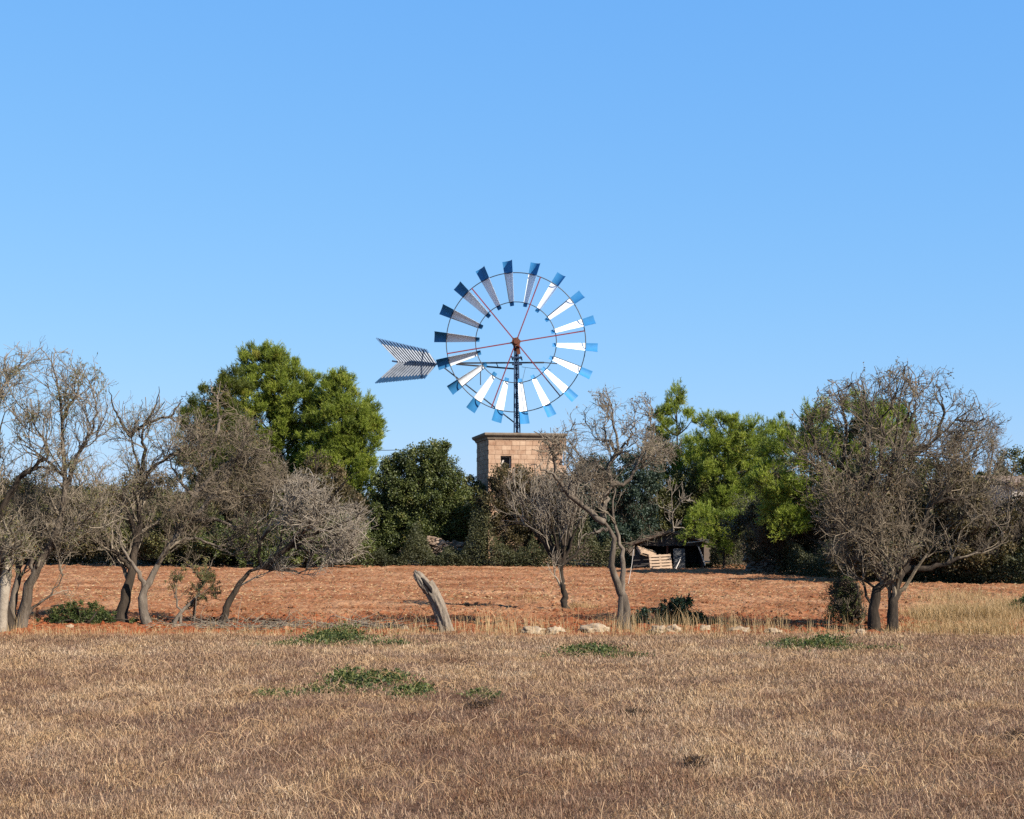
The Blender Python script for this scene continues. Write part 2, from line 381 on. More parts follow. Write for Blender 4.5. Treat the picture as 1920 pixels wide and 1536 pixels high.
# long pale straws bent over in loose messy drifts
N = 5200
Y = 9.3+(24-9.3)*rng.random(N)**1.2; x = (rng.random(N)*2-1)*(Y*.385+3.0)
ok = rng.random(N) < np.clip((fbm(x*1.1+90, Y*1.1, 3)-.46)*7, .02, 1); x, Y = x[ok], Y[ok]; n = len(x)
hd = rng.random(n)*2*np.pi; ll = .12+.26*rng.random(n); p0 = np.stack([x, Y, mz(x, Y)+.01], -1)
dd = np.stack([np.cos(hd), np.sin(hd), 0*hd], -1)*ll[:, None]; hh_ = (ll*(.25+.45*rng.random(n)))[:, None]*np.array([0, 0, 1.])
cv = np.stack([-np.sin(hd), np.cos(hd), 0*hd], -1)*(ll*rng.normal(0, .25, n))[:, None]
ST = np.stack([p0, p0+dd*.25+hh_*.8, p0+dd*.6+hh_+cv*.5, p0+dd+hh_*.35+cv], 1)
sa = Acc(); tubes(sa, ST, np.repeat((.0011+.00009*Y)[:, None], 4, 1), 3, np.clip(.55+.3*rng.random(n), 0, 1))
Qd = np.concatenate(sa.F); a.add(np.concatenate(sa.V), np.concatenate([Qd[:, [0, 1, 2]], Qd[:, [0, 2, 3]]]), np.concatenate(sa.T))
# low rusty-brown weeds skeletons in drifts
N = 30000
Y = 9.2+(22-9.2)*rng.random(N); x = (rng.random(N)*2-1)*(Y*.385+3.0)
ok = fbm(x*1.6+70, Y*1.6, 3) > .57; x, Y = x[ok], Y[ok]; n = len(x)
blades(a, x, Y, mz(x, Y), .03+.06*rng.random(n), .005*np.ones(n), .4+.9*rng.random(n), .0+.2*rng.random(n), rng)
tag(a.build('dry_grass', M['grass']), 'short dry tan and brown grass covering the whole foreground', 'grass', kind='stuff')

# tall stems along the boundary strip
a = Acc()
def stems(x0, x1, y0, y1, n, h0, h1, w=.007, lean=.5, tn=(.3, .6)):
    px = x0+(x1-x0)*rng.random(n); py = y0+(y1-y0)*rng.random(n); Y = CAMH*F/(py-HY); X = (px-960)/F*Y
    blades(a, X, Y, 0*X-.02, h0+(h1-h0)*rng.random(n)**1.6, w*(.6+.8*rng.random(n)), lean*rng.random(n)*1.4, tn[0]+tn[1]*rng.random(n), rng)
stems(-60, 1990, 1186, 1197, 9000, .06, .26, .006)
for c, s, n in ((755, 30, 90), (780, 25, 60), (900, 45, 160), (930, 40, 120), (960, 60, 160), (1010, 60, 150), (1150, 50, 160), (1200, 60, 240), (1330, 60, 200), (1400, 50, 130), (1440, 40, 90), (600, 60, 90), (690, 40, 70), (1570, 60, 90), (30, 40, 40), (430, 40, 40)):
    stems(c-s, c+s, 1179, 1193, n, .12, .62, .007, .45)
for c in (1240, 1275, 1370, 1075, 1455, 860, 1130): stems(c-22, c+22, 1178, 1190, 22, .35, .8, .007, .5)
tag(a.build('tall_dry_grass', M['tallgrass']), 'thin tall straw stems standing along the edge between meadow and ploughed field', 'grass', kind='stuff')
a = Acc()
for c, cy, s, n, h in ((1830, 1165, 95, 5200, .62), (1760, 1160, 60, 2400, .5), (1900, 1150, 50, 2200, .55), (1740, 1183, 70, 1600, .3), (1850, 1186, 90, 2400, .4), (1800, 1125, 90, 1300, .45)):
    px = rng.normal(c, s*.5, n); py = cy+14*(rng.random(n)-.5); Y = CAMH*F/(py-HY); X = (px-960)/F*Y
    blades(a, X, Y, 0*X-.02, h*(.25+.75*rng.random(n)), .008*(.6+.8*rng.random(n)), .2+.9*rng.random(n), .05+.75*rng.random(n), rng)
tag(a.build('straw_grass_bank', M['tallgrass']), 'thick bank of tall tan grass to the right of the big bare tree', 'grass', kind='stuff')
a = Acc()
for c, cy, s, n, h in ((1085, 1143, 35, 400, .3), (1000, 1130, 30, 80, .4)):
    px = rng.normal(c, s*.5, n); py = cy+10*(rng.random(n)-.5); Y = CAMH*F/(py-HY); X = (px-960)/F*Y
    blades(a, X, Y, 0*X-.02, h*(.25+.75*rng.random(n)), .009*(.6+.8*rng.random(n)), .2+.9*rng.random(n), .0+.4*rng.random(n), rng)
tag(a.build('dry_grass_tuft', M['tallgrass'], origin=P3(1085, 1143, YG(1143))), 'low dry grass around the foot of the fan shaped tree', 'grass', kind='stuff').location = Vector(P3(1085, 1143, YG(1143)).tolist())

# ------------------------------------------------------------------ bare trees
def bare_tree(name, label, Y, limbs, env, levels, seed, bark='bark', twig='twig', leaves=None, group=None, cat='tree', K=16, depth=1.0, wob=.018):
    r = np.random.default_rng(seed); s = Y/F
    lp, lr = [], []
    for L in limbs:
        pts, r0, r1 = L
        q = []
        n = len(pts)
        # every limb that is not the trunk itself swings out of the picture plane as it rises
        for k, p in enumerate(pts):
            dy = p[2] if len(p) > 2 else 0
            q.append(P3(p[0], p[1], Y)+np.array([0, dy, 0]))
        if len(pts[-1]) < 3:
            am = depth*r.uniform(-1, 1)*np.linalg.norm(q[-1]-q[0])*.42
            tt = np.linspace(0, 1, n)
            for k in range(n): q[k][1] += am*tt[k]**1.3
        if lp and q[0][2] > .7:
            prev = np.concatenate(lp); dd = np.hypot(prev[:, 0]-q[0][0], prev[:, 2]-q[0][2]); j = int(np.argmin(dd)); sh = prev[j]-q[0]
            if dd[j] < .45:
                for k in range(n): q[k] = q[k]+np.array([sh[0]*(1-k/(n-1)), sh[1], sh[2]*(1-k/(n-1))])
        sp = spline(q, K); sp[1:] += r.normal(0, wob, (K-1, 3))
        lp.append(sp); lr.append(np.linspace(1, 0, K)**1.15*(r0-r1*.4)*s+r1*.4*s)
    P, R = np.array(lp), np.array(lr)
    base = P[0, 0].copy(); base[2] = 0; 
    for L in range(len(limbs)):
        if limbs[L][0][0][1] > 1100 or P[L, 0, 2] < .5:
            P[L, 0, 2] = -.12; R[L] *= .86; R[L, 0] *= 1.3; R[L, 1] *= 1.08
    E = [(P3(cx, cy, Y), np.array([rx*s, max(rx, ry)*s*1.9, ry*s])) for cx, cy, rx, ry in env]
    root = thing(name, label, cat, base, group)
    tr = Acc(); tubes(tr, P, R, 9, r.random(len(P))*.5, .07, r)
    tr.build('trunk', M[bark], root, True, base)
    cr = Acc(); cP, cR = P, R; last = None
    for k, lv in enumerate(levels):
        N, t0, t1, a0, a1, L, KK, rr, trop, jit, rmin, sides = lv
        nP, nR = grow(r, cP, cR, N, t0, t1, a0, a1, L, KK, rr, trop, jit, rmin, E if k < 3 else None)
        tubes(cr, nP, nR, sides, r.random(len(nP)))
        cP, cR = nP, nR
    c = cr.build('crown', M[twig], root, False, base)
    if leaves:
        for (mname, n, ln, wd, dr, spr) in leaves:
            fa = Acc(); idx = r.integers(0, len(cP), n); t = r.random(n); KK = cP.shape[1]
            f = t*(KK-1.001); i = f.astype(int); u = (f-i)[:, None]
            pos = cP[idx, i]*(1-u)+cP[idx, i+1]*u
            # leaves hang on only in some parts of the crown
            keep = fbm(pos[:, 0]*1.3+seed, pos[:, 2]*1.3, 3) > .47
            leaf_quads(fa, pos[keep], r, ln, wd, np.array(dr), spr)
            fa.build('foliage', M[mname], root, False, base)
    return root
def LV(n1, n2, n3, n4, L1=1.3, L2=.75, L3=.42, L4=.22, trop=.22, tw=.0036, jit=.2, a1=60, t0=.25):
    return [(n1, t0, 1, 25, a1, L1, 8, .62, trop, jit, .012, 6), (n2, .15, 1, 25, 65, L2, 7, .62, trop*.7, jit, .0078, 4),
            (n3, .12, 1, 25, 70, L3, 6, .6, trop*.5, jit*1.1, tw*1.35, 3), (n4, .1, 1, 25, 75, L4, 4, .7, trop*.3, jit, tw, 3)]

# 1 leftmost tree
bare_tree('almond_tree', 'leftmost bare tree, cut by the photo edge, with a thick dark stem', 28.9,
  [([(12, 1183), (10, 1120), (2, 1060), (15, 980), (-30, 880), (-40, 780)], 17, 5),
   ([(2, 1060), (-40, 960), (-80, 860)], 9, 3), ([(15, 980), (60, 900), (110, 850), (70, 780)], 7, 2), ([(10, 1100), (-20, 1040), (-60, 1000)], 8, 3),
   ([(5, 950), (20, 860), (10, 760), (30, 690)], 6, 2), ([(60, 900), (100, 880), (150, 890)], 4, 1.5), ([(-30, 880), (0, 800), (-10, 700)], 5, 2)],
  [(10, 850, 190, 205), (0, 990, 150, 110), (150, 800, 80, 100)], LV(80, 440, 1350, 2600, L1=1.2), 11, 'bark_dark', 'twig',
  [('almondleaf', 9000, .075, .016, (0, 0, -.7), 1.0)])
# 2
bare_tree('almond_tree', 'bare tree near the left edge with a pale barkless stem beside a dark leaning one', 29.6,
  [([(36, 1180), (52, 1120), (75, 1068), (110, 1010), (138, 930), (140, 850), (141, 760), (130, 690)], 13, 3),
   ([(24, 1160), (28, 1100), (34, 1040), (38, 990), (60, 930)], 9, 3), ([(138, 930), (165, 870), (200, 810), (215, 745)], 5, 1.5),
   ([(140, 790), (170, 745), (190, 715)], 4, 1.2), ([(135, 900), (100, 860), (50, 830)], 4, 1.5), ([(110, 1010), (150, 975), (205, 960)], 5, 1.5),
   ([(40, 1170), (62, 1140), (95, 1118), (120, 1085), (118, 1040)], 4, 1.5), ([(75, 1068), (60, 1000), (30, 950)], 6, 2)],
  [(140, 775, 115, 125), (115, 930, 130, 110), (110, 1080, 70, 60)], LV(85, 440, 1300, 2400, L1=1.1), 12, 'bark', 'twig',
  [('almondleaf', 9000, .075, .016, (0, 0, -.7), 1.0), ('deadleaf', 500, .05, .02, (0, 0, -.4), 1.0)])
q = spline([P3(*p) for p in ((22, 1172, 29.0), (27, 1120, 29.0), (31, 1080, 29.0), (36, 1040, 29.05), (35, 1010, 29.1))], 16); q[0, 2] = -.1
rt = bpy.data.objects['almond_tree.001']; q[:, 1] -= .6; pa = Acc(); tubes(pa, q[None], (np.interp(np.linspace(0, 1, 16), [0, .5, .9, 1], [10, 9, 7.5, 5])*29/F)[None], 10, .8, .08, np.random.default_rng(2))
tag(pa.build('stem', M['twig_pale'], rt, True, np.array(rt.location)), 'pale barkless dead stem')
# 3 stout trunk
bare_tree('almond_tree', 'tree with a short stout dark trunk left of the forked trunk, its crown behind', 31.0,
  [([(228, 1172), (232, 1120), (240, 1070), (246, 1000), (243, 930), (240, 880), (215, 812)], 13, 4),
   ([(246, 1000), (225, 945), (195, 900)], 6, 2), ([(243, 930), (270, 880), (310, 855), (350, 848)], 5, 2), ([(215, 812), (245, 788), (300, 780), (335, 800), (360, 840)], 4, 1.5),
   ([(240, 880), (248, 830), (243, 800), (270, 745), (272, 715)], 4.5, 1.2), ([(300, 780), (315, 750), (325, 722)], 2.4, 1), ([(215, 812), (225, 775), (232, 735)], 2.4, 1), ([(240, 1070), (205, 1030), (170, 1010)], 5, 2), ([(215, 812), (190, 770), (180, 720)], 4, 1.5)],
  [(270, 830, 125, 110), (190, 850, 80, 100), (220, 985, 110, 80)], LV(65, 360, 950, 1700, L1=1.1), 13, 'bark_dark', 'twig',
  [('almondleaf', 3000, .07, .016, (0, 0, -.7), 1.0)])
# 4 forked trunk, big brown crown
bare_tree('almond_tree', 'forked dark trunk with a dense brown twiggy crown in front of the left pines', 30.6,
  [([(282, 1172), (266, 1140), (262, 1108), (275, 1085), (300, 1035), (332, 985), (350, 922), (357, 867), (350, 810)], 11, 4),
   ([(262, 1108), (248, 1072), (230, 1047), (215, 1010), (222, 960)], 6, 2), ([(332, 985), (380, 930), (420, 880), (440, 820), (430, 770)], 7, 2),
   ([(350, 922), (400, 870), (470, 840), (510, 850)], 5, 1.5), ([(300, 1035), (350, 1020), (400, 1035), (440, 1050)], 4, 1.5),
   ([(357, 867), (390, 800), (385, 750), (390, 705)], 5, 1.3), ([(380, 930), (440, 930), (500, 920)], 5, 1.5), ([(350, 922), (310, 880), (290, 820)], 4, 1.5),
   ([(332, 985), (380, 975), (430, 990), (470, 975)], 5, 1.5), ([(388, 745), (375, 722), (371, 700)], 2.4, 1.2), ([(388, 740), (400, 718), (404, 704)], 2.2, 1)],
  [(420, 840, 95, 85), (470, 900, 85, 70), (370, 950, 120, 80), (320, 880, 70, 80), (390, 745, 36, 50), (460, 1000, 70, 45)], LV(115, 560, 1700, 3000, L1=1.0, trop=.1, jit=.27), 14, 'bark', 'twig_brown',
  [('deadleaf', 900, .05, .02, (0, 0, -.4), 1.0), ('almondleaf', 3000, .07, .016, (0, 0, -.7), 1.0)])
# 5 small leafy sapling
bare_tree('almond_sapling', 'thin green leafed sapling leaning right between the forked trunk and the slanting pale tree', 30.9,
  [([(322, 1172), (338, 1150), (362, 1125), (378, 1095), (392, 1060), (402, 1035)], 5, 1.5), ([(362, 1125), (372, 1118), (385, 1105)], 3, 1), ([(338, 1150), (325, 1110), (322, 1070)], 2.5, 1), ([(378, 1095), (360, 1070), (345, 1050)], 2, 1)],
  [(360, 1085, 60, 55)], [(26, .2, 1, 25, 70, .5, 6, .6, .1, .2, .005, 4), (120, .1, 1, 25, 70, .28, 5, .6, .05, .2, .0035, 3), (300, .1, 1, 25, 70, .16, 4, .7, 0, .2, .003, 3)], 15, 'bark', 'twig_brown',
  [('almondleaf', 2400, .075, .017, (0, 0, -1.1), .8)], cat='sapling')
# 6 slanting trunk, pale spiky crown
bare_tree('almond_tree', 'tree with a slanting trunk and pale grey dead branches spreading to the right', 30.2,
  [([(412, 1178), (428, 1130), (448, 1095), (468, 1074), (490, 1064)], 9, 6.5),
   ([(490, 1064), (525, 1040), (565, 1005), (600, 965), (640, 920), (668, 892)], 6, 1.2), ([(525, 1040), (560, 1022), (600, 1015), (650, 1030)], 4.5, 1.2),
   ([(565, 1005), (610, 995), (660, 975), (690, 955)], 3.5, 1), ([(488, 1062), (484, 1025), (498, 1000), (530, 980), (570, 955)], 4, 1.2), ([(486, 1025), (482, 990), (482, 962)], 2.8, 1.2),
   ([(600, 965), (590, 920), (598, 880), (602, 850)], 3, 1), ([(490, 1064), (530, 1068), (560, 1072), (590, 1068)], 4, 1), ([(545, 1020), (600, 1040), (628, 1062)], 3, 1), ([(560, 955), (545, 910), (520, 880)], 3, 1),
   ([(600, 1015), (640, 1000), (680, 1010)], 2.5, 1), ([(525, 1040), (535, 980), (560, 930)], 3, 1), ([(640, 920), (655, 905), (688, 880)], 1.6, .8), ([(598, 880), (596, 855), (610, 838)], 1.5, .8), ([(520, 880), (512, 862), (505, 848)], 1.5, .8)],
  [(545, 1000, 80, 50), (625, 970, 85, 48), (575, 925, 70, 50), (625, 1020, 75, 42), (560, 1065, 70, 22)], LV(75, 290, 850, 1400, L1=1.05, L2=.75, L3=.45, L4=.26, trop=.06, tw=.0042, a1=38, jit=.12), 16, 'bark_dark', 'twig_pale',
  None)
# 7 fan tree
fan = []
for k, (tx, ty) in enumerate([(950, 880), (965, 925), (985, 870), (1000, 905), (1022, 880), (1040, 890), (1062, 905), (1085, 880), (1100, 915), (1118, 950), (1072, 925), (1012, 930)]):
    bx = 1050+(k-5)*1.6; fan.append(([(bx, 1068), (bx+(tx-bx)*.22, 1028), (bx+(tx-bx)*.6, 968), (tx, ty)], 3.6, 1.1))
bare_tree('almond_tree', 'small tree with pale shoots fanning from one straight dark trunk in front of the tower', 36.0,
  [([(1062, 1145), (1058, 1120), (1056, 1095), (1051, 1062)], 8.5, 9.5)]+fan+[([(1040, 1050), (1010, 1010), (985, 985), (945, 985), (915, 998)], 4, 1), ([(1055, 1062), (1085, 1035), (1105, 1010), (1130, 990)], 3, 1)],
  [(1030, 950, 105, 100), (1020, 1010, 110, 60)], LV(65, 260, 650, 1000, L1=1.0, L2=.6, L3=.38, L4=.22, trop=.5, tw=.0038, a1=40), 17, 'bark_dark', 'twig_pale',
  [('deadleaf', 500, .05, .02, (0, 0, -.4), 1.0)], depth=.8)
# 8 tall gnarled tree
bare_tree('almond_tree', 'tall gnarled bare tree with a pale twisted trunk, just right of the stone tower', 29.2,
  [([(1176, 1182), (1170, 1140), (1163, 1105), (1152, 1085), (1147, 1050), (1152, 1015), (1138, 990), (1128, 975)], 12, 7.5),
   ([(1130, 978), (1100, 955), (1068, 925), (1042, 900), (1036, 862), (1024, 832), (1000, 815)], 6.5, 2), ([(1128, 978), (1130, 950), (1140, 925), (1147, 905)], 6.5, 5),
   ([(1147, 905), (1142, 880), (1160, 845), (1150, 800), (1145, 760), (1130, 735)], 5, 1.3), ([(1147, 915), (1180, 908), (1190, 880), (1200, 868), (1240, 850), (1285, 838)], 4.5, 1.2),
   ([(1165, 1108), (1168, 1060), (1163, 1010), (1150, 960), (1155, 915)], 7, 3.5), ([(1160, 845), (1135, 815), (1130, 790)], 3.5, 1.2), ([(1155, 870), (1180, 830), (1190, 790)], 3.5, 1.2), ([(1142, 880), (1110, 870), (1075, 890)], 3, 1.2),
   ([(1042, 900), (1015, 880), (985, 872)], 3, 1), ([(1036, 862), (1055, 835), (1058, 800)], 3, 1), ([(1068, 925), (1075, 890), (1095, 860)], 3, 1.2), ([(1140, 985), (1110, 995), (1085, 1010)], 4, 1.2), ([(1190, 880), (1210, 830), (1215, 790)], 3, 1)],
  [(1150, 800, 90, 82), (1030, 840, 55, 50), (1110, 890, 70, 50), (1235, 845, 60, 42), (1100, 790, 55, 45)], LV(85, 420, 1350, 2000, L1=.85, L2=.5, L3=.32, L4=.17, trop=.12, tw=.0034, jit=.3), 18, 'bark', 'twig',
  [('deadleaf', 1500, .045, .026, (0, 0, .2), 1.0)], wob=.022)
# 9 big right tree
bare_tree('almond_tree', 'large bare tree with twin dark trunks and a wide rounded crown, near the right edge', 28.6,
  [([(1641, 1187), (1640, 1140), (1650, 1100), (1668, 1085), (1660, 1040), (1642, 985), (1632, 930), (1630, 890)], 13, 6),
   ([(1672, 1187), (1674, 1140), (1683, 1105), (1700, 1075), (1714, 1050), (1712, 1030)], 13, 8), ([(1683, 1105), (1668, 1070), (1650, 1030), (1600, 1005), (1570, 970)], 6, 1.5),
   ([(1630, 890), (1640, 850), (1645, 800), (1642, 740), (1636, 690)], 6, 1.4), ([(1640, 920), (1660, 880), (1700, 842), (1735, 840), (1775, 820), (1800, 790), (1845, 760)], 6, 1.5),
   ([(1712, 1030), (1740, 990), (1770, 940), (1810, 900), (1850, 850)], 6.5, 1.5), ([(1705, 1072), (1745, 1068), (1780, 1058), (1820, 1045), (1872, 1018), (1900, 990)], 7, 1.5), ([(1632, 900), (1590, 870), (1560, 850), (1525, 800), (1500, 760)], 5, 1.4),
   ([(1642, 985), (1660, 940), (1680, 890), (1690, 800), (1700, 720)], 5, 1.3), ([(1650, 880), (1655, 820), (1650, 790), (1670, 760), (1690, 700)], 4, 1.2), ([(1700, 842), (1715, 790), (1730, 740), (1750, 690)], 4, 1.2),
   ([(1700, 842), (1728, 770), (1728, 720)], 4, 1.2), ([(1525, 800), (1545, 750), (1548, 715)], 2.2, 1), ([(1800, 790), (1850, 790), (1890, 770)], 2.4, 1), ([(1632, 935), (1600, 900), (1550, 890), (1500, 880)], 4, 1.2), ([(1712, 1030), (1715, 980), (1705, 920), (1720, 870)], 5, 1.5), ([(1590, 870), (1600, 800), (1590, 740), (1580, 710)], 3.5, 1.2),
   ([(1775, 820), (1790, 760), (1780, 710)], 3.5, 1.2), ([(1770, 940), (1830, 930), (1880, 905)], 4, 1.2), ([(1640, 1150), (1625, 1110), (1625, 1060), (1630, 1000)], 4, 1.5), ([(1640, 1110), (1610, 1088), (1585, 1095)], 3, 1.5), ([(1650, 1030), (1620, 990), (1585, 985), (1540, 930)], 3.5, 1.2)],
  [(1690, 800, 200, 130), (1700, 920, 215, 120), (1640, 1000, 130, 70), (1820, 980, 110, 85), (1545, 860, 85, 120), (1590, 790, 100, 100), (1800, 830, 110, 115), (1840, 900, 90, 90)], LV(240, 1000, 2400, 4200, L1=1.2, L2=.7, L3=.42, L4=.22, trop=.22, tw=.0036, jit=.25), 219, 'bark_dark', 'twig_brown',
  [('deadleaf', 6500, .045, .024, (0, 0, .1), 1.0), ('olive', 5000, .055, .02, (0, 0, 0), 1.0)])
# 10 dead grey sapling beside the shed
bare_tree('dead_tree', 'small grey dead tree standing behind the shed roof', 73.2,
  [([(1262, 1066), (1262, 1020), (1261, 985), (1258, 950), (1256, 915)], 3.2, 1.2), ([(1261, 965), (1235, 950), (1210, 935)], 1.4, .7), ([(1262, 960), (1275, 940), (1295, 925)], 1.4, .7), ([(1262, 985), (1280, 988), (1288, 998)], 1.6, .9)],
  [(1258, 935, 50, 45)], [(24, .3, 1, 25, 60, .9, 6, .6, .2, .2, .016, 4), (110, .1, 1, 25, 65, .5, 5, .6, .1, .2, .011, 3)], 20, 'twig_pale', 'twig_pale')
# 11 background bare tree at far right
bare_tree('almond_tree', 'thin bare tree at the right edge behind the crown of the large twin trunk tree', 52.5,
  [([(1850, 1094), (1845, 1050), (1830, 980), (1810, 900), (1806, 850)], 6, 2), ([(1830, 980), (1860, 920), (1875, 860), (1885, 800)], 4, 1.2), ([(1810, 900), (1780, 860), (1770, 810)], 3, 1), ([(1845, 1050), (1890, 990), (1930, 950)], 4, 1.2), ([(1810, 880), (1840, 830), (1850, 770)], 3, 1)],
  [(1840, 860, 75, 130), (1880, 980, 90, 90)], LV(60, 300, 1000, 1800, L1=1.5, L2=.9, L3=.5, L4=.3, tw=.0048), 21, 'bark', 'twig',
  [('deadleaf', 700, .07, .03, (0, 0, .1), 1.0)])

# ------------------------------------------------------------------ leafy trees and shrubs
def blobs3(blobs, Y, dz=.8):
    out = []
    for b in blobs:
        cx, cy, rx, ry = b[:4]; dy = b[4] if len(b) > 4 else 0
        out.append((P3(cx, cy, Y+dy), np.array([rx, max(rx, ry)*dz, ry])*Y/F))
    return out
def sub_centres(r, B, per, flat=1.0):
    cs, ow = [], []
    vol = np.array([rr[0]*rr[2] for _, rr in B]); 
    for (c, rr), v in zip(B, vol):
        n = max(3, int(per*v)); d = nrm(r.normal(size=(n, 3))); rad = (.25+.75*r.random(n)**.45)[:, None]
        cs.append(c+d*rad*rr); ow.append(nrm(d*rad/ rr*rr.mean()+np.array([0, 0, .35])))
    return np.concatenate(cs), np.concatenate(ow)
def pine(name, label, Y, blobs, trunk, seed, per=36, subr=.27, shoots=36, needles=13, mt='pine', nl=.17, nw=.025, group='pine trees behind the ploughed field', tr=3.2):
    r = np.random.default_rng(seed); B = blobs3(blobs, Y)
    base = P3(trunk[0][0], trunk[0][1], Y); base[2] = 0
    root = thing(name, label, 'tree', base, group)
    sp = spline([P3(p[0], p[1], Y) for p in trunk], 14); sp[0, 2] = -.2; s = Y/F
    ta = Acc(); tubes(ta, sp[None], (np.linspace(tr, .9, 14)*s)[None], 8, .3, .06, r)
    LP, LR = [], []
    for c, rr in B:
        for q in range(3):
            tgt = c+r.normal(size=3)*rr*.45; z0 = max(.6, tgt[2]-rr[2]*r.uniform(.6, 1.8))
            k = int(np.argmin(np.abs(sp[:, 2]-z0))); st = sp[k]
            md = (st+tgt)/2+np.array([0, 0, -.15*np.linalg.norm(tgt-st)*.6]); LP.append(spline([st, md, tgt], 9)); LR.append(np.linspace(.055, .014, 9))
    tubes(ta, np.array(LP), np.array(LR), 5, r.random(len(LP))*.4)
    ta.build('trunk', M['bark_dark'], root, True, base)
    cs, ow = sub_centres(r, B, per); n = len(cs)
    far = r.random(n) < .16; cs[far] += ow[far]*(subr*1.1*r.random(far.sum()))[:, None]+np.array([0, 0, .12])
    srad = subr*(.5+.9*r.random(n))*np.where(far, .55, 1); st = r.normal(0, .17, n)
    # plumes: short branchlets rising from every sub centre
    sh = np.repeat(np.arange(n), shoots); m = len(sh)
    d = nrm(r.normal(size=(m, 3))); 
    pos = cs[sh]+d*(srad[sh]*(.25+.8*r.random(m)))[:, None]*np.array([.85, .85, 1.25])+ow[sh]*(srad[sh]*.5*r.random(m))[:, None]
    dirs = nrm(d*.8+ow[sh]*.7+np.array([0, 0, .85]))
    sl = .16+.18*r.random(m)
    k = np.repeat(np.arange(m), needles); q = len(k); t = r.random(q)
    p0 = pos[k]+dirs[k]*(sl[k]*t)[:, None]; nd = nrm(dirs[k]*.9+r.normal(size=(q, 3))*.62)
    le = nl*(.6+.6*r.random(q)); sd = nrm(np.cross(nd, r.normal(size=(q, 3))))*(nw/2)
    V = np.stack([p0-sd, p0+sd, p0+nd*le[:, None]], 1)
    tn = .45+st[sh[k]]+.10*r.normal(size=m)[k]+.10*(t-.5)
    fa = Acc(); fa.add(V, np.arange(q*3).reshape(-1, 3), np.repeat(np.clip(tn, 0, 1), 3))
    fa.build('crown', M[mt], root, False, base)
    return root
def leafy(name, label, Y, blobs, trunk, seed, mt='carob', per=20, subr=.34, leaves=170, ln=.115, wd=.075, group=None, cat='tree', stems=0, smt='twig_far', tr=3.5, twigs=0, twigL=.8):
    r = np.random.default_rng(seed); B = blobs3(blobs, Y); s = Y/F
    base = P3(trunk[0][0], trunk[0][1], Y); base[2] = 0
    root = thing(name, label, cat, base, group)
    ta = Acc(); sp = spline([P3(p[0], p[1], Y) for p in trunk], 10); sp[0, 2] = -.15
    tubes(ta, sp[None], (np.linspace(tr, 1.0, 10)*s)[None], 8, .3, .06, r)
    LP, LR = [], []
    for c, rr in B:
        for q in range(3+stems):
            tgt = c+r.normal(size=3)*rr*.5; k = r.integers(1, 7); st_ = sp[k]
            if st_[2] > tgt[2]: st_ = sp[1]
            LP.append(spline([st_, (st_+tgt)/2+r.normal(size=3)*.12, tgt], 8)); LR.append(np.linspace(.04, .012, 8))
    LP, LR = np.array(LP), np.array(LR)
    tubes(ta, LP, LR, 5, r.random(len(LP))*.6)
    ta.build('trunk', M['bark_dark'], root, True, base)
    if twigs:
        E = [(c, rr*1.12) for c, rr in B]
        g1, r1 = grow(r, LP, LR, twigs//5, .2, 1, 20, 60, twigL*1.5, 7, .6, .3, .2, .012, E)
        g2, r2 = grow(r, g1, r1, twigs, .1, 1, 20, 65, twigL, 6, .7, .25, .2, .008, E)
        g3, r3 = grow(r, g2, r2, twigs*3, .1, 1, 20, 70, twigL*.55, 5, .8, .2, .2, .0062, E)
        tw = Acc(); tubes(tw, g1, r1, 4, r.random(len(g1))); tubes(tw, g2, r2, 3, r.random(len(g2))); tubes(tw, g3, r3, 3, r.random(len(g3)))
        tw.build('twigs', M[smt], root, False, base)
    cs, ow = sub_centres(r, B, per); n = len(cs); srad = subr*(.55+.9*r.random(n)); st = r.normal(0, .16, n)
    k = np.repeat(np.arange(n), leaves); m = len(k); d = nrm(r.normal(size=(m, 3)))
    pos = cs[k]+d*(srad[k]*r.random(m)**.6)[:, None]; pos[:, 2] = np.maximum(pos[:, 2], .03)
    fa = Acc(); leaf_quads(fa, pos, r, ln, wd, ow[k]*.5+np.array([0, 0, .2]), .8, .42+st[k]+.16*r.normal(size=m))
    fa.build('crown', M[mt], root, False, base)
    return root

pine('pine_tree', 'tallest pine of the left clump, with the highest tip left of the windmill', 79,
  [(487, 690, 34, 30), (515, 680, 28, 26), (465, 740, 52, 42), (530, 735, 46, 48), (560, 775, 44, 50), (490, 800, 60, 48), (540, 850, 60, 50, 1), (470, 880, 60, 60, 1), (560, 930, 60, 60, 1), (436, 800, 30, 36), (510, 955, 70, 70), (575, 730, 14, 22), (462, 680, 10, 20), (505, 664, 10, 14), (545, 700, 16, 18), (600, 770, 30, 40)], [(520, 1058), (515, 950), (508, 820), (500, 700)], 31)
pine('pine_tree', 'rounded bright green pine on the right side of the left clump, beside the tail vane', 78,
  [(640, 735, 24, 30), (615, 730, 14, 24), (660, 780, 42, 42), (625, 800, 46, 55), (680, 820, 34, 44), (655, 870, 48, 52), (610, 890, 50, 60), (672, 900, 36, 40), (690, 780, 20, 30), (640, 712, 11, 14), (615, 712, 8, 14), (703, 800, 14, 20), (600, 850, 36, 44), (640, 950, 48, 40)], [(650, 1058), (648, 950), (645, 850), (640, 740)], 32)
pine('pine_tree', 'lower darker pine at the left end of the left clump, half hidden by brown twigs', 77,
  [(432, 735, 26, 30), (400, 770, 42, 38), (365, 790, 28, 30), (420, 820, 52, 48), (380, 860, 48, 60), (430, 900, 50, 60), (385, 960, 50, 60)], [(408, 1058), (406, 950), (402, 800)], 33, mt='pine_dk')
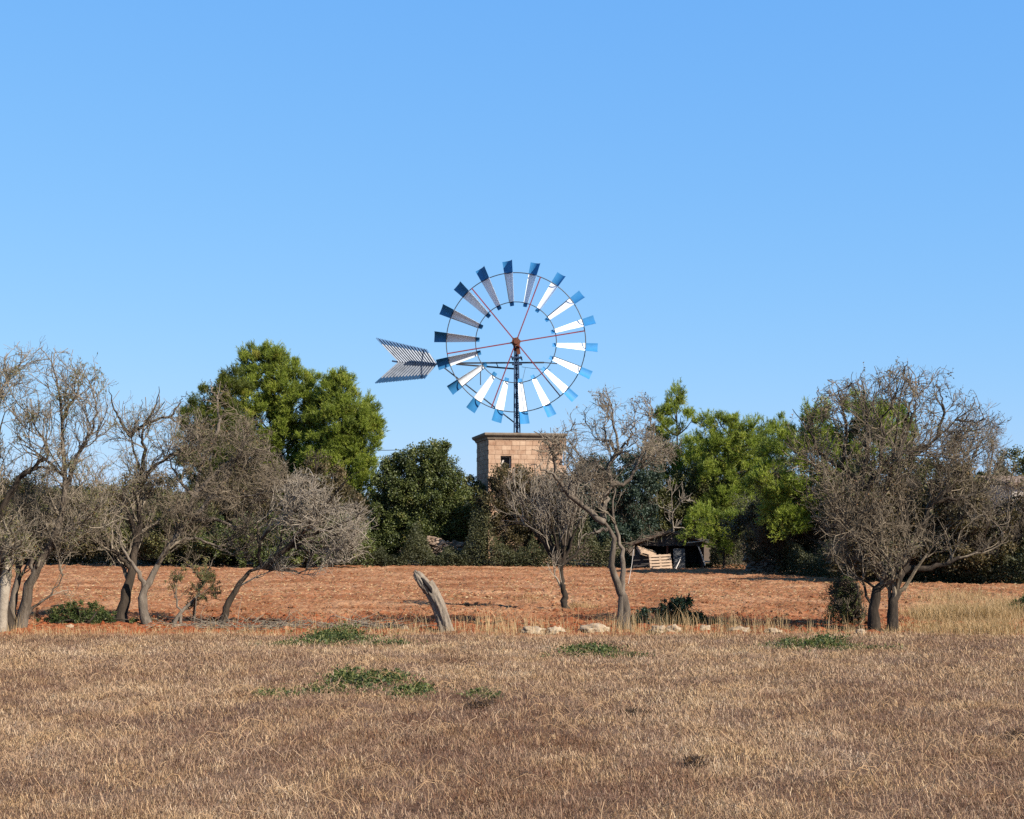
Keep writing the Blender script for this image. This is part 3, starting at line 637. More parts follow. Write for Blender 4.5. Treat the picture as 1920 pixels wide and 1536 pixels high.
pine('pine_tree', 'tall narrow sparse pine with a bare leader, right of the gnarled tree', 77,
  [(1268, 745, 16, 20), (1262, 772, 24, 18), (1240, 795, 28, 22), (1285, 792, 22, 12), (1262, 830, 40, 18), (1238, 865, 38, 26), (1280, 880, 34, 26), (1250, 920, 50, 30), (1245, 965, 50, 32)], [(1268, 1058), (1270, 950), (1270, 850), (1268, 740)], 34, per=30, subr=.22, shoots=30)
pine('pine_tree', 'flat layered pine with gaps of sky, in the middle of the right group', 75,
  [(1335, 795, 30, 18), (1370, 800, 34, 20), (1408, 805, 26, 18), (1330, 840, 32, 20), (1390, 838, 40, 22), (1345, 890, 40, 22), (1405, 880, 34, 26), (1375, 928, 52, 24), (1330, 950, 34, 22), (1420, 950, 40, 24), (1355, 985, 40, 20)], [(1352, 1058), (1355, 980), (1362, 900), (1370, 790)], 35, per=32, subr=.23, shoots=30)
pine('pine_tree', 'bright green pine seen through the left part of the large bare crown', 60,
  [(1600, 790, 60, 36), (1540, 800, 40, 34), (1660, 790, 44, 30), (1480, 850, 40, 40), (1550, 860, 60, 45), (1640, 850, 60, 50), (1450, 900, 36, 36), (1520, 920, 60, 46), (1600, 930, 60, 50), (1480, 960, 50, 50), (1695, 830, 30, 32)], [(1570, 1080), (1572, 980), (1580, 880), (1595, 790)], 36, per=27, mt='pine')
pine('pine_shrub', 'low bright green pine bough hanging just right of the shed', 68.6,
  [(1345, 985, 34, 22), (1375, 1000, 34, 24), (1320, 1003, 28, 13), (1300, 992, 24, 10), (1300, 970, 26, 16), (1395, 975, 30, 22), (1350, 1020, 30, 12)], [(1358, 1062), (1357, 1020), (1352, 985)], 37, per=18, subr=.28)

pine('pine_tree', 'soft green pine behind the layered one, filling the gap towards the large bare tree', 82,
  [(1350, 850, 50, 34), (1410, 850, 50, 36), (1455, 830, 40, 36), (1320, 880, 40, 40), (1380, 900, 60, 40), (1440, 890, 50, 40), (1300, 850, 26, 30), (1400, 940, 60, 40), (1330, 930, 50, 40), (1465, 930, 40, 40)], [(1385, 1053), (1385, 980), (1388, 900), (1392, 830)], 38, per=25)
SG = 'shrubs along the far edge of the ploughed field'
leafy('carob_tree', 'dense rounded dark green tree left of the stone tower', 76,
  [(795, 868, 48, 34), (760, 905, 50, 46), (835, 905, 45, 46), (800, 940, 70, 55), (738, 960, 42, 55), (870, 965, 34, 48), (770, 1005, 72, 50), (850, 990, 44, 40), (720, 1015, 34, 45), (725, 905, 20, 20), (740, 875, 22, 22), (820, 858, 34, 26), (700, 935, 12, 14)], [(790, 1060), (792, 1000), (798, 900)], 41, 'carob', 36, .34, 190)
leafy('carob_tree', 'small shadowed tree between the round dark tree and the stone tower', 79, [(885, 920, 26, 30), (900, 950, 30, 40), (905, 990, 34, 40), (895, 1020, 40, 30)], [(900, 1058), (898, 1000), (890, 930)], 42, 'olive', 34, .3, 160, group=SG)
leafy('olive_tree', 'brownish olive tree directly in front of the tower, under its small window', 73.5, [(950, 905, 44, 34), (1000, 925, 50, 40), (930, 950, 40, 44), (985, 975, 60, 40), (1050, 930, 46, 48), (1040, 985, 50, 44), (960, 1010, 46, 30), (1075, 965, 30, 50)], [(985, 1062), (985, 1000), (982, 920)], 43, 'brushleaf', 30, .34, 150, twigs=1300)
leafy('holm_oak', 'grey green tree behind the gnarled trunk, between tower and shed', 73, [(1115, 895, 46, 40), (1080, 935, 36, 44), (1135, 940, 44, 50), (1175, 920, 36, 46), (1190, 970, 40, 50), (1150, 1000, 50, 40), (1200, 1010, 26, 30), (1190, 865, 26, 20), (1215, 900, 26, 40)], [(1150, 1062), (1150, 1000), (1140, 900)], 44, 'greyleaf', 30, .34, 160, twigs=500)
leafy('holm_oak', 'dark shrubby tree behind the shed roof, below the narrow pine', 76, [(1225, 930, 36, 46), (1270, 950, 40, 40), (1315, 950, 36, 46), (1300, 905, 40, 34), (1350, 920, 26, 40), (1240, 985, 40, 20), (1300, 990, 40, 18)], [(1275, 1060), (1275, 1000), (1270, 940)], 45, 'olive', 30, .34, 150)
leafy('olive_tree', 'shaded olive brown thicket left of the twin trunk tree', 62, [(1440, 985, 44, 44), (1490, 1000, 44, 50), (1420, 1030, 30, 26), (1545, 1000, 60, 56), (1470, 1040, 44, 26), (1550, 1050, 60, 28)], [(1490, 1076), (1490, 1030), (1488, 980)], 46, 'brushleaf', 24, .34, 140, twigs=1200)
leafy('olive_tree', 'olive brown thicket directly behind the twin trunks', 53, [(1620, 960, 70, 60), (1700, 950, 70, 60), (1650, 1030, 80, 50), (1740, 1020, 70, 55), (1600, 1040, 50, 40)], [(1670, 1092), (1672, 1030), (1668, 960)], 47, 'brushleaf', 24, .36, 140, twigs=1500)
leafy('olive_tree', 'olive brown thicket at the right edge of the photo behind the bank of tan grass', 52, [(1820, 960, 70, 60), (1900, 1000, 70, 60), (1960, 960, 60, 70), (1850, 1040, 70, 40), (1790, 1030, 50, 44), (1780, 900, 40, 40)], [(1860, 1096), (1862, 1040), (1868, 960)], 48, 'brushleaf', 24, .36, 130, twigs=1500)
leafy('holm_oak', 'dark green rounded tree on the skyline at the right edge', 68, [(1905, 880, 44, 36), (1950, 900, 50, 44), (1860, 910, 44, 30), (1905, 940, 70, 40), (1820, 900, 36, 26)], [(1905, 1080), (1905, 1000), (1905, 900)], 49, 'olive', 26, .34, 140)
leafy('olive_tree', 'dark green shrub under the slanting tree with dead branches', 70, [(470, 1010, 50, 40), (530, 1010, 50, 42), (420, 1010, 40, 36), (600, 1020, 50, 34), (650, 1000, 34, 50), (500, 1045, 90, 20), (680, 1020, 26, 36)], [(540, 1063), (540, 1030), (540, 1000)], 50, 'carob', 26, .34, 150, twigs=200)
leafy('olive_tree', 'brown green bushy tree between the left pines and the dead branches', 71.5, [(600, 900, 60, 50), (550, 940, 60, 60), (640, 950, 54, 50), (490, 950, 60, 60), (580, 990, 80, 40)], [(575, 1062), (575, 1000), (575, 930)], 51, 'brushleaf', 24, .36, 130, twigs=1400)
leafy('olive_tree', 'olive green bushes behind the forked trunk on the left', 72, [(330, 950, 46, 50), (290, 980, 50, 50), (370, 990, 46, 50), (250, 1000, 44, 40), (330, 1020, 70, 30)], [(320, 1060), (318, 1020), (315, 960)], 52, 'olive', 22, .36, 130, twigs=900)
leafy('olive_tree', 'olive green bushes behind the second tree from the left edge', 78, [(180, 950, 50, 40), (130, 940, 46, 34), (90, 950, 50, 40), (200, 990, 40, 30), (130, 985, 60, 30)], [(140, 1052), (140, 1010), (140, 950)], 53, 'olive', 22, .36, 120, twigs=900)
leafy('olive_tree', 'olive green bushes at the left edge of the photo', 74, [(30, 930, 50, 40), (-30, 940, 60, 50), (50, 965, 40, 30), (-10, 985, 60, 30)], [(0, 1054), (0, 1010), (0, 950)], 54, 'olive', 22, .36, 120, twigs=900)
leafy('olive_tree', 'wide brown bush behind the stout trunk and the forked trunk', 75, [(240, 930, 50, 36), (200, 965, 60, 50), (290, 925, 44, 40), (260, 980, 60, 50), (160, 1000, 60, 40), (230, 1020, 80, 34)], [(220, 1058), (220, 1010), (225, 950)], 55, 'brushleaf', 22, .36, 120, twigs=1300)
leafy('olive_tree', 'brown bush low behind the two leftmost trees', 76, [(40, 990, 60, 46), (90, 1000, 50, 46), (-20, 1000, 60, 50), (60, 1025, 90, 30), (110, 935, 40, 30)], [(50, 1054), (50, 1010), (50, 970)], 56, 'brushleaf', 22, .36, 120, twigs=1100)
leafy('olive_tree', 'brown twiggy bush between the forked trunk and the slanting tree', 73.5, [(420, 930, 60, 56), (380, 980, 60, 50), (460, 900, 50, 50), (440, 990, 70, 50)], [(420, 1062), (420, 1010), (425, 950)], 57, 'brushleaf', 22, .36, 120, twigs=1500)
leafy('olive_tree', 'brown bush between the middle pines and the large twin trunk tree', 64, [(1470, 930, 50, 40), (1440, 900, 36, 30), (1510, 940, 46, 46), (1400, 985, 46, 30), (1450, 960, 50, 30)], [(1460, 1072), (1460, 1010), (1462, 950)], 58, 'brushleaf', 22, .34, 120, twigs=1000)
leafy('olive_tree', 'grey green olive filling the space behind the right half of the twin trunk crown', 58, [(1700, 900, 70, 46), (1760, 910, 60, 46), (1640, 905, 60, 44), (1810, 940, 60, 46), (1740, 960, 80, 50), (1680, 970, 70, 40)], [(1730, 1085), (1730, 1020), (1732, 930)], 59, 'olive', 20, .36, 140, twigs=500)
# near shrubs
leafy('round_shrub', 'dense dark rounded shrub just left of the twin trunks', 30.5, [(1583, 1125, 36, 40), (1570, 1150, 26, 22), (1600, 1150, 26, 24), (1590, 1100, 28, 18)], [(1583, 1170), (1583, 1150), (1583, 1120)], 61, 'carob', 300, .10, 70, .035, .018, cat='shrub', tr=2, twigs=700, twigL=.25)
leafy('leafy_bush', 'dark glossy bush growing right of the gnarled trunk at the field edge', 30.6, [(1262, 1143, 30, 20), (1280, 1135, 16, 18), (1225, 1155, 34, 13), (1300, 1158, 28, 12), (1195, 1165, 26, 8), (1345, 1168, 24, 6), (1270, 1163, 50, 10), (1170, 1172, 26, 5), (1291, 1126, 5, 10)], [(1262, 1175), (1262, 1160), (1264, 1140)], 62, 'darkweed', 650, .07, 46, .05, .032, cat='shrub', tr=1.2)
leafy('leafy_bush', 'dark green low bush between the left trunks and the stout trunk', 30.8, [(120, 1150, 36, 18), (160, 1148, 38, 22), (195, 1160, 26, 14), (100, 1165, 30, 10), (150, 1168, 60, 8), (265, 1168, 30, 6)], [(150, 1175), (150, 1165), (150, 1150)], 63, 'weed', 520, .07, 40, .06, .02, cat='shrub', tr=1.2)
leafy('leafy_bush', 'small green bush at the right edge among the tan grass', 33, [(1905, 1140, 18, 13), (1930, 1135, 22, 16)], [(1912, 1160), (1912, 1150), (1912, 1140)], 64, 'weed', 600, .07, 40, .05, .025, cat='shrub', tr=1)

# creeping green weeds in the meadow
def weed(label, cx, cy, pieces, seed, n=2600, upright=()):
    r = np.random.default_rng(seed); Y0 = YG(cy); base = P3(cx, cy, Y0); base[2] = 0
    fa = Acc(); sa = fa
    for (px, py, rx, ry, h, w) in pieces:
        m = int(n*w); q = r.normal(size=(m, 2))*.5; X = (px+q[:, 0]*rx-960); yy_ = py+q[:, 1]*ry
        Y = CAMH*F/(yy_-HY); X = X/F*Y
        cl = fbm(X*5+seed, Y*5, 2); z = mz(X, Y)+.01+.95*h*r.random(m)*np.clip(cl*1.8-.3, .1, 1.2)
        ok = cl > .36+.22*r.random(m)
        leaf_quads(fa, np.stack([X, Y, z], -1)[ok], r, .044, .036, np.array([0, 0, .5]), 1.0)
        k = min(60, m//8+4); st = np.stack([X[:k], Y[:k], 0*X[:k]], -1); en = np.stack([X[:k]+r.normal(0, .15, k), Y[:k]+r.normal(0, .1, k), z[:k]+.03], -1)
        tubes(sa, np.stack([st, (st+en)/2+[0, 0, .03], en], 1), np.full((k, 3), .003), 3, r.random(k))
    for (px, py, tx, ty) in upright:
        Y = YG(py); a_, b_ = P3(px, py, Y), P3(tx, ty, Y); sp = spline([a_, (a_+b_)/2+[.02, 0, .02], b_], 12)
        tubes(sa, sp[None], np.full((1, 12), .004), 3, .5)
        leaf_quads(fa, np.repeat(sp, 6, 0)+r.normal(0, .008, (72, 3)), r, .04, .032, np.array([0, 0, .3]), 1.0)
    o = fa.build('creeping_weed', M['weed'], None, False, base); o.location = Vector(base.tolist()); tag(o, label, 'weed', 'creeping green weeds in the dry meadow')
weed('wide bright green creeping weed at the far meadow edge, left of the leaning stump', 640, 1208, [(640, 1206, 80, 12, .16, 1), (600, 1203, 30, 8, .2, .4), (655, 1200, 30, 9, .24, .5), (560, 1210, 70, 4, .04, .3), (720, 1212, 60, 4, .05, .35), (560, 1212, 90, 3, .03, .2)], 71, 3000, [(652, 1205, 648, 1186)])
weed('tallest creeping weed, with an upright leafy shoot, nearest the camera', 680, 1292, [(665, 1288, 45, 14, .14, .9), (700, 1282, 60, 10, .10, .8), (770, 1300, 35, 12, .08, .7), (600, 1298, 40, 6, .04, .25), (520, 1308, 50, 6, .03, .22), (905, 1308, 30, 7, .06, .25)], 72, 2300,
     [(650, 1290, 652, 1250), (655, 1288, 748, 1272), (620, 1285, 590, 1282), (690, 1284, 735, 1274), (780, 1294, 800, 1290)])
weed('small green creeping weed in mid meadow, below the gnarled tree', 1125, 1230, [(1125, 1227, 48, 10, .11, 1), (1080, 1228, 30, 8, .09, .4), (1175, 1234, 36, 5, .05, .3), (1022, 1236, 8, 4, .03, .04)], 73, 1500)
weed('green creeping weed in the meadow before the twin trunk tree', 1540, 1214, [(1530, 1213, 60, 10, .14, 1), (1500, 1212, 40, 6, .08, .4), (1600, 1219, 70, 4, .04, .4), (1460, 1216, 50, 4, .03, .2)], 74, 2200, [(1540, 1212, 1534, 1190)])
# dark dried clumps
def deadclump(label, px, py, rx, h, seed, n=700):
    r = np.random.default_rng(seed); Y0 = YG(py); base = P3(px, py, Y0); base[2] = 0
    q = nrm(r.normal(size=(n, 3)))*r.random((n, 1))**.5; pos = base+q*np.array([rx*Y0/F, .16, h])+[0, 0, h*.8]; pos[:, 2] = np.maximum(pos[:, 2], .03)
    fa = Acc(); leaf_quads(fa, pos, r, .055, .009, np.array([0, 0, .4]), 1)
    o = fa.build('dead_weed', M['deadleaf'], None, False, base); o.location = Vector(base.tolist())
    tag(o, label, 'weed')
deadclump('dark withered clump right of the nearest creeping weed', 900, 1335, 34, .09, 81, 900)
deadclump('small dark withered clump in the meadow at centre right', 1190, 1350, 30, .07, 82)
deadclump('dark withered clump at the right edge of the meadow', 1905, 1390, 18, .06, 83, 350)
deadclump('small grey withered tuft in the lower right of the meadow', 1300, 1440, 20, .05, 84, 500)

# fallen brush pile along the field edge
r = np.random.default_rng(90); a = Acc()
n = 620; px = np.concatenate([r.normal(690, 42, n//3), r.normal(560, 60, n//3), r.normal(440, 70, n-2*(n//3))]); py = 1176+8*r.random(n)
Y = CAMH*F/(py-HY); p = np.stack([(px-960)/F*Y, Y, .02+.10*r.random(n)], -1)
d = nrm(r.normal(size=(n, 3))*np.array([1, .7, .22])); L = (.15+.5*r.random(n))[:, None]
e = p+d*L; e[:, 2] = np.maximum(e[:, 2], .02); md = (p+e)/2+r.normal(0, .03, (n, 3))
tubes(a, np.stack([p, md, e], 1), np.stack([np.full(n, .007), np.full(n, .006), np.full(n, .003)], 1), 4, r.random(n))
b = P3(600, 1180, YG(1180)); b[2] = 0
o = a.build('brush_pile', M['twig'], None, False, b); o.location = Vector(b.tolist()); tag(o, 'low pile of fallen grey twigs left of the leaning stump', 'brushwood')
# arching twig over it
a = Acc(); pts = [P3(*q) for q in ((605, 1180, 29.5), (617, 1160, 29.4), (628, 1155, 29.3), (660, 1163, 29.2), (700, 1172, 29.1), (722, 1186, 28.9))]
tubes(a, spline(pts, 16)[None], np.full((1, 16), .007), 5, .9)
b = pts[0].copy(); b[2] = 0; o = a.build('fallen_branch', M['twig_pale'], None, True, b); o.location = Vector(b.tolist()); tag(o, 'thin pale branch arching over the brush pile', 'branch')

# ------------------------------------------------------------------ stones at the meadow edge
def rock(label, px0, px1, ytop, ybot, seed, depth=.8):
    r = random.Random(seed); Y = YG(ybot); s = Y/F; w = (px1-px0)*s*.95; h = (ybot-ytop)*s*1.1
    bm = bmesh.new(); bmesh.ops.create_icosphere(bm, subdivisions=4, radius=1)
    from mathutils import noise as mn
    off = Vector((seed*3.1, seed*1.7, 0))
    for v in bm.verts:
        n = v.co.normalized(); dd = 1+.42*mn.noise(n*1.6+off)+.26*mn.noise(n*3.7+off)+.14*mn.noise(n*8+off)
        cr_ = abs(mn.noise(n*2.3+off*2)); dd -= .10*max(0, .12-cr_)/.12
        v.co = Vector((n.x*dd*w/2, n.y*dd*w/2*depth, n.z*dd*h*.62))
    me = bpy.data.meshes.new('limestone_rock'); bm.to_mesh(me); bm.free()
    for p in me.polygons: p.use_smooth = True
    a_ = me.attributes.new('tone', 'FLOAT', 'POINT'); a_.data.foreach_set('value', [.5+.4*r.random()]*len(me.vertices))
    me.materials.append(M['limestone']); o = bpy.data.objects.new('limestone_rock', me); C.objects.link(o)
    c = P3((px0+px1)/2, ybot, Y); o.location = Vector((c[0], c[1], h*.22)); o.rotation_euler = (0, 0, r.uniform(-.3, .3))
    tag(o, label, 'rock', 'pale rocks along the edge of the meadow')
for k, (l, a0, a1, t, b_) in enumerate((
  ('largest pale rock, domed, left of the gnarled trunk', 1085, 1144, 1168, 1189), ('low pale rock just left of the largest domed rock', 1025, 1060, 1175, 1189), ('flat pale rock at the left end of the row near the largest domed rock', 975, 1022, 1174, 1189),
  ('pale rock right of the gnarled trunk below the dark bush', 1218, 1250, 1171, 1187), ('rounded pale rock touching the one below the dark bush', 1248, 1279, 1172, 1187), ('small pale rock right of the dark bush', 1308, 1334, 1171, 1185),
  ('flat pale rock midway between dark bush and twin trunks', 1365, 1408, 1174, 1187), ('low pale rock nearest the rounded shrub on its left', 1430, 1468, 1177, 1189), ('pale rock at the foot of the rounded shrub, left of the twin trunks', 1602, 1624, 1180, 1190),
  ('pale flat rock between the sapling and the slanting trunk', 320, 346, 1171, 1181), ('pale rock just right of the slanting trunk foot', 425, 446, 1170, 1180), ('small pink rock left of the leaning stump', 752, 768, 1172, 1184),
  ('small pale rock at the foot of the low bush on the left', 122, 138, 1170, 1179))):
    rock(l, a0, a1, t, b_, k+1)

# ------------------------------------------------------------------ leaning stump
def stump():
    Y = 28.7; r = np.random.default_rng(7); s = Y/F
    base = P3(836, 1186, Y); base[2] = 0
    root = thing('tree_stump', 'weathered grey dead trunk leaning left with a split hollow top before the red field', 'stump', base)
    K, S = 60, 44
    def body(pts, rp, rr_, t0, name, m, yo=0., cap=True):
        sp = spline([P3(p[0], p[1], Y+yo+(p[2] if len(p) > 2 else 0)) for p in pts], K); rad = np.interp(np.linspace(0, 1, K), rp, rr_)*s
        T = nrm(np.gradient(sp, axis=0)); u = nrm(np.cross(T, [0, 1, 0])); v = np.cross(T, u); an = np.arange(S)/S*2*np.pi; V = np.zeros((K, S, 3))
        for k in range(K):
            t = t0+k/(K-1)
            f = 1+.13*np.sin(an*3+t*4)+.09*np.sin(an*7+t*7+1)+.06*np.sin(an*12-t*9)+.035*r.normal(size=S)
            V[k] = sp[k]+rad[k]*f[:, None]*(u[k]*np.cos(an)[:, None]+v[k]*np.sin(an)[:, None]*.9)
        V[-1] += T[-1]*(.05*r.random(S))[:, None]
        ii = np.arange(K*S).reshape(K, S); Q = np.stack([ii[:-1], np.roll(ii, -1, 1)[:-1], np.roll(ii, -1, 1)[1:], ii[1:]], -1).reshape(-1, 4)
        a = Acc(); a.add(V, Q, .8); a.build(name, M[m], root, True, base)
        c = Acc(); mid = V[-1].mean(0)-T[-1]*.05; c.add(np.vstack([V[-1], mid[None]]), [(j_, (j_+1) % S, S) for j_ in range(S)], .3)
        return c
    c = body([(839, 1194), (832, 1163), (822, 1134), (809, 1108), (802, 1097)], [0, .08, .3, .7, 1], [17, 13.5, 12.3, 12.3, 11], 0, 'trunk', 'weathered')
    c.build('hollow', M['hollow'], root, False, base)
    c = body([(804, 1110, -.02), (796, 1097, -.06), (788, 1086, -.07), (782, 1077, -.06), (779, 1073, -.06)], [0, .3, .6, .85, 1], [8.5, 10, 8.5, 6, 3], .7, 'splinter', 'weathered')
    c.build('splinter_tip', M['hollow'], root, False, base)
    h = Acc(); tubes(h, spline([P3(812, 1116, Y-.09), P3(806, 1103, Y-.135), P3(797, 1092, Y-.16), P3(790, 1083, Y-.14)], 12)[None], (np.interp(np.linspace(0, 1, 12), [0, .3, .7, 1], [1, 4, 3.4, 1])*s)[None], 8, .3, .12, r)
    h.build('dark_core', M['hollow'], root, True, base)  # near-black solid tube laid along the split
stump()

# ------------------------------------------------------------------ windmill
def windmill():
    YT = 80.0; s = YT/F; th = math.radians(10.4); side = 4.15
    # centre of the tower so that its front left corner stands at px 916
    fl = P3(916, 982, YT-2.0); ex = np.array([math.cos(th), math.sin(th), 0]); ey = np.array([-math.sin(th), math.cos(th), 0])
    cen = fl+ex*side/2+ey*side/2; cen[2] = 0
    root = thing('windmill', 'windmill with blue and white bladed wheel, arrow tail and square sandstone tower', 'windmill', cen)
    def L(p): return np.array(p)-cen
    ztop = CAMH+(HY-820)/F*(YT-1.8)
    rr = np.random.default_rng(3)
    R = np.array([[math.cos(th), -math.sin(th), 0], [math.sin(th), math.cos(th), 0], [0, 0, 1]])
    a = Acc(); H = side/2
    # windows in the front face, in local x / z
    def lx(px): return ((px-960)/F*(YT-1.7)-cen[0])/math.cos(th)
    def lz(py): return CAMH+(HY-py)/F*(YT-1.9)
    wins = [(lx(926), lx(946), lz(878), lz(855)), (lx(1038), lx(1050), lz(872), lz(840))]
    z = 0.0; row = 0; bh = .25
    def blk(face, u0, u1, z0, z1):
        d = .34; p = .014*rr.random(); g = .007; tn = np.clip(.5+.3*rr.normal(), 0, 1)
        if face == 0: lo, hi = (u0+g, -H-p, z0+g), (u1-g, -H+d, z1-g)
        elif face == 1: lo, hi = (u0+g, H-d, z0+g), (u1-g, H+p, z1-g)
        elif face == 2: lo, hi = (-H-p, u0+g, z0+g), (-H+d, u1-g, z1-g)
        else: lo, hi = (H-d, u0+g, z0+g), (H+p, u1-g, z1-g)
        n0 = a.n; box(a, lo, hi, tn); a.V[-1] = a.V[-1]@R.T
    while z < ztop-.01:
        z1 = min(z+bh, ztop)
        for face in range(4):
            e = H if (row+(face > 1)) % 2 == 0 else H-.345
            u = -e
            while u < e-.01:
                w = .32+.2*rr.random(); u1 = min(u+w, e)
                if e-u1 < .2: u1 = e
                spans = [(u, u1)]
                if face == 0:
                    for (wx0, wx1, wz0, wz1) in wins:
                        if z1 > wz0+.02 and z < wz1-.02:
                            ns = []
                            for (p0, p1) in spans:
                                if p1 <= wx0 or p0 >= wx1: ns.append((p0, p1))
                                else:
                                    if p0 < wx0-.04: ns.append((p0, wx0))
                                    if p1 > wx1+.04: ns.append((wx1, p1))
                            spans = ns
                for (p0, p1) in spans: blk(face, p0, p1, z, z1)
                u = u1
        z = z1; row += 1
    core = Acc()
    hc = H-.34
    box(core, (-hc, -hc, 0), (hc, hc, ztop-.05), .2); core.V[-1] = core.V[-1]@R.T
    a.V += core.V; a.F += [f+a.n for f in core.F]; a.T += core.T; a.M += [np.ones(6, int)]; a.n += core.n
    # mortar sheet just behind the faces
    tower = a.build('tower', [M['sandstone'], M['dark']], root)
    # mortar: thin panels 12 mm behind the block faces
    mo = Acc(); q = H-.012
    for (lo, hi) in (((-q, q-.02, 0), (q, q, ztop-.01)), ((-q, -q, 0), (-q+.02, q-.03, ztop-.01)), ((q-.02, -q, 0), (q, q-.03, ztop-.01))):
        box(mo, lo, hi, .2); mo.V[-1] = mo.V[-1]@R.T
    wx = sorted(wins); xs = [-q+.03, wx[0][0], wx[0][1], wx[1][0], wx[1][1], q-.03]
    for k in (0, 2, 4):
        if xs[k+1]-xs[k] > .02: box(mo, (xs[k], -q, 0), (xs[k+1], -q+.02, ztop-.01), .2); mo.V[-1] = mo.V[-1]@R.T
    for (x0, x1, z0, z1) in wins:
        box(mo, (x0, -q, 0), (x1, -q+.02, z0-.01), .2); mo.V[-1] = mo.V[-1]@R.T
        box(mo, (x0, -q, z1+.01), (x1, -q+.02, ztop-.01), .2); mo.V[-1] = mo.V[-1]@R.T
    mo.build('mortar', M['sandstone'], tower)
    for (x0, x1, z0, z1) in wins:
        w = Acc(); bar(w, (x0+.03, -H+.28, z0), (x0+.03, -H+.28, z1), .06, .05); bar(w, (x1-.03, -H+.28, z0), (x1-.03, -H+.28, z1), .06, .05)
        bar(w, (x0+.06, -H+.28, z1-.03), (x1-.06, -H+.28, z1-.03), .06, .05); bar(w, (x0+.05, -H+.29, z0+.02), (x0+.2, -H+.26, z1-.2), .08, .03)
        for i in range(len(w.V)): w.V[i] = w.V[i]@R.T
        w.build('window', M['polewhite'], tower)
    c = Acc(); 
    prof = [(H-.02, ztop-.14), (H+.06, ztop-.10), (H+.10, ztop), (H+.22, ztop+.10), (H+.25, ztop+.18), (H+.25, ztop+.235), (H-.3, ztop+.25)]
    ring = np.array([[(-e, -e, zz), (e, -e, zz), (e, e, zz), (-e, e, zz)] for e, zz in prof])@R.T
    n = len(prof); ii = np.arange(n*4).reshape(n, 4)
    c.add(ring, np.stack([ii[:-1], np.roll(ii, -1, 1)[:-1], np.roll(ii, -1, 1)[1:], ii[1:]], -1).reshape(-1, 4), .5)
    c.add(ring[-1], [(0, 1, 2, 3)], .5); c.build('cornice', M['cornice'], tower)
    zt = ztop+.25
    # mast
    YM = YT+.2
    def W(px, py, Y=YM): return L(P3(px, py, Y))
    m = Acc(); bw0, bw1 = 5.4*s, 3.4*s
    b0, b1 = W(969.5, 812), W(968, 652); b0[2] = zt
    for sx, sy in ((-1, -1), (1, -1), (1, 1), (-1, 1)):
        bar(m, b0+[sx*bw0, sy*bw0, 0], b1+[sx*bw1, sy*bw1, 0], .07, .07)
    nb = 9
    for k in range(nb):
        f0, f1 = k/nb, (k+1)/nb
        for sx in (-1, 1):
            w0 = bw0+(bw1-bw0)*f0; w1 = bw0+(bw1-bw0)*f1
            p, q_ = b0+(b1-b0)*f0, b0+(b1-b0)*f1
            bar(m, p+[-sx*w0, sx*w0, 0], q_+[sx*w1, sx*w1, 0], .035, .03)
            bar(m, p+[sx*w0, -w0, 0], q_+[sx*w1, w1, 0], .035, .03)
        bar(m, q_+[-w1, -w1, 0], q_+[w1, -w1, 0], .04, .03); bar(m, q_+[-w1, w1, 0], q_+[w1, w1, 0], .04, .03)
    tubes(m, np.array([[b0, b1]]), np.array([[.075, .06]]), 8)
    for py in (671, 683): bar(m, W(960, py), W(979, py), .09, .3)
    bar(m, W(959, 668), W(962, 676), .08, .08); bar(m, W(976, 668), W(979, 676), .08, .08)
    m.build('mast', M['navy'], root)
    # tail boom
    b = Acc(); Yb = YM+.15
    bar(b, W(852, 681, Yb), W(1020, 680, Yb), .085, .09); bar(b, W(1020, 680, Yb), W(1045, 682, Yb), .05, .06)
    bar(b, W(855, 683, Yb), W(968, 692, Yb), .085, .09); bar(b, W(818, 683, Yb), W(862, 681, Yb), .08, .09)
    bar(b, W(828, 686, Yb), W(965, 793, Yb), .07, .07); bar(b, W(901, 692, Yb), W(901, 722, Yb), .05, .05)
    bar(b, W(930, 679, Yb), W(934, 689, Yb), .05, .05)
    b.build('tail_boom', M['steel'], root)
    cb = Acc(); q_ = spline([W(978, 688, Yb), W(1000, 691, Yb), W(1032, 694, Yb)], 10); tubes(cb, q_[None], np.full((1, 10), .012), 4)
    bar(cb, W(985, 690, Yb), W(978, 720, Yb), .02, .02); cb.build('cable', M['steel'], root)
    # tail vane: chevron of slats
    vroot = Acc(); Yv = YM+.25
    apex, tr_, tl, no, bl, br = (818.8, 682.5), (798.8, 655), (705.8, 633.8), (748.8, 678.8), (703.8, 718.8), (795, 710)
    lerp = lambda p, q, t: (p[0]+(q[0]-p[0])*t, p[1]+(q[1]-p[1])*t)
    for (A_, B_) in ((apex, tr_), (apex, br), (tl, no), (no, bl), (no, apex)):
        bar(vroot, W(*A_, Yv), W(*B_, Yv), .05, .06)
    bar(vroot, W(735, 677, Yv), W(752, 680, Yv), .09, .06)
    for t in (.3, .62):
        bar(vroot, W(*lerp(no, tl, t), Yv+.05), W(*lerp(apex, tr_, t), Yv+.05), .04, .03); bar(vroot, W(*lerp(no, bl, t), Yv+.05), W(*lerp(apex, br, t), Yv+.05), .04, .03)
    vane = vroot.build('tail_vane', M['navy'], root)
    sl = Acc(); ns = 15
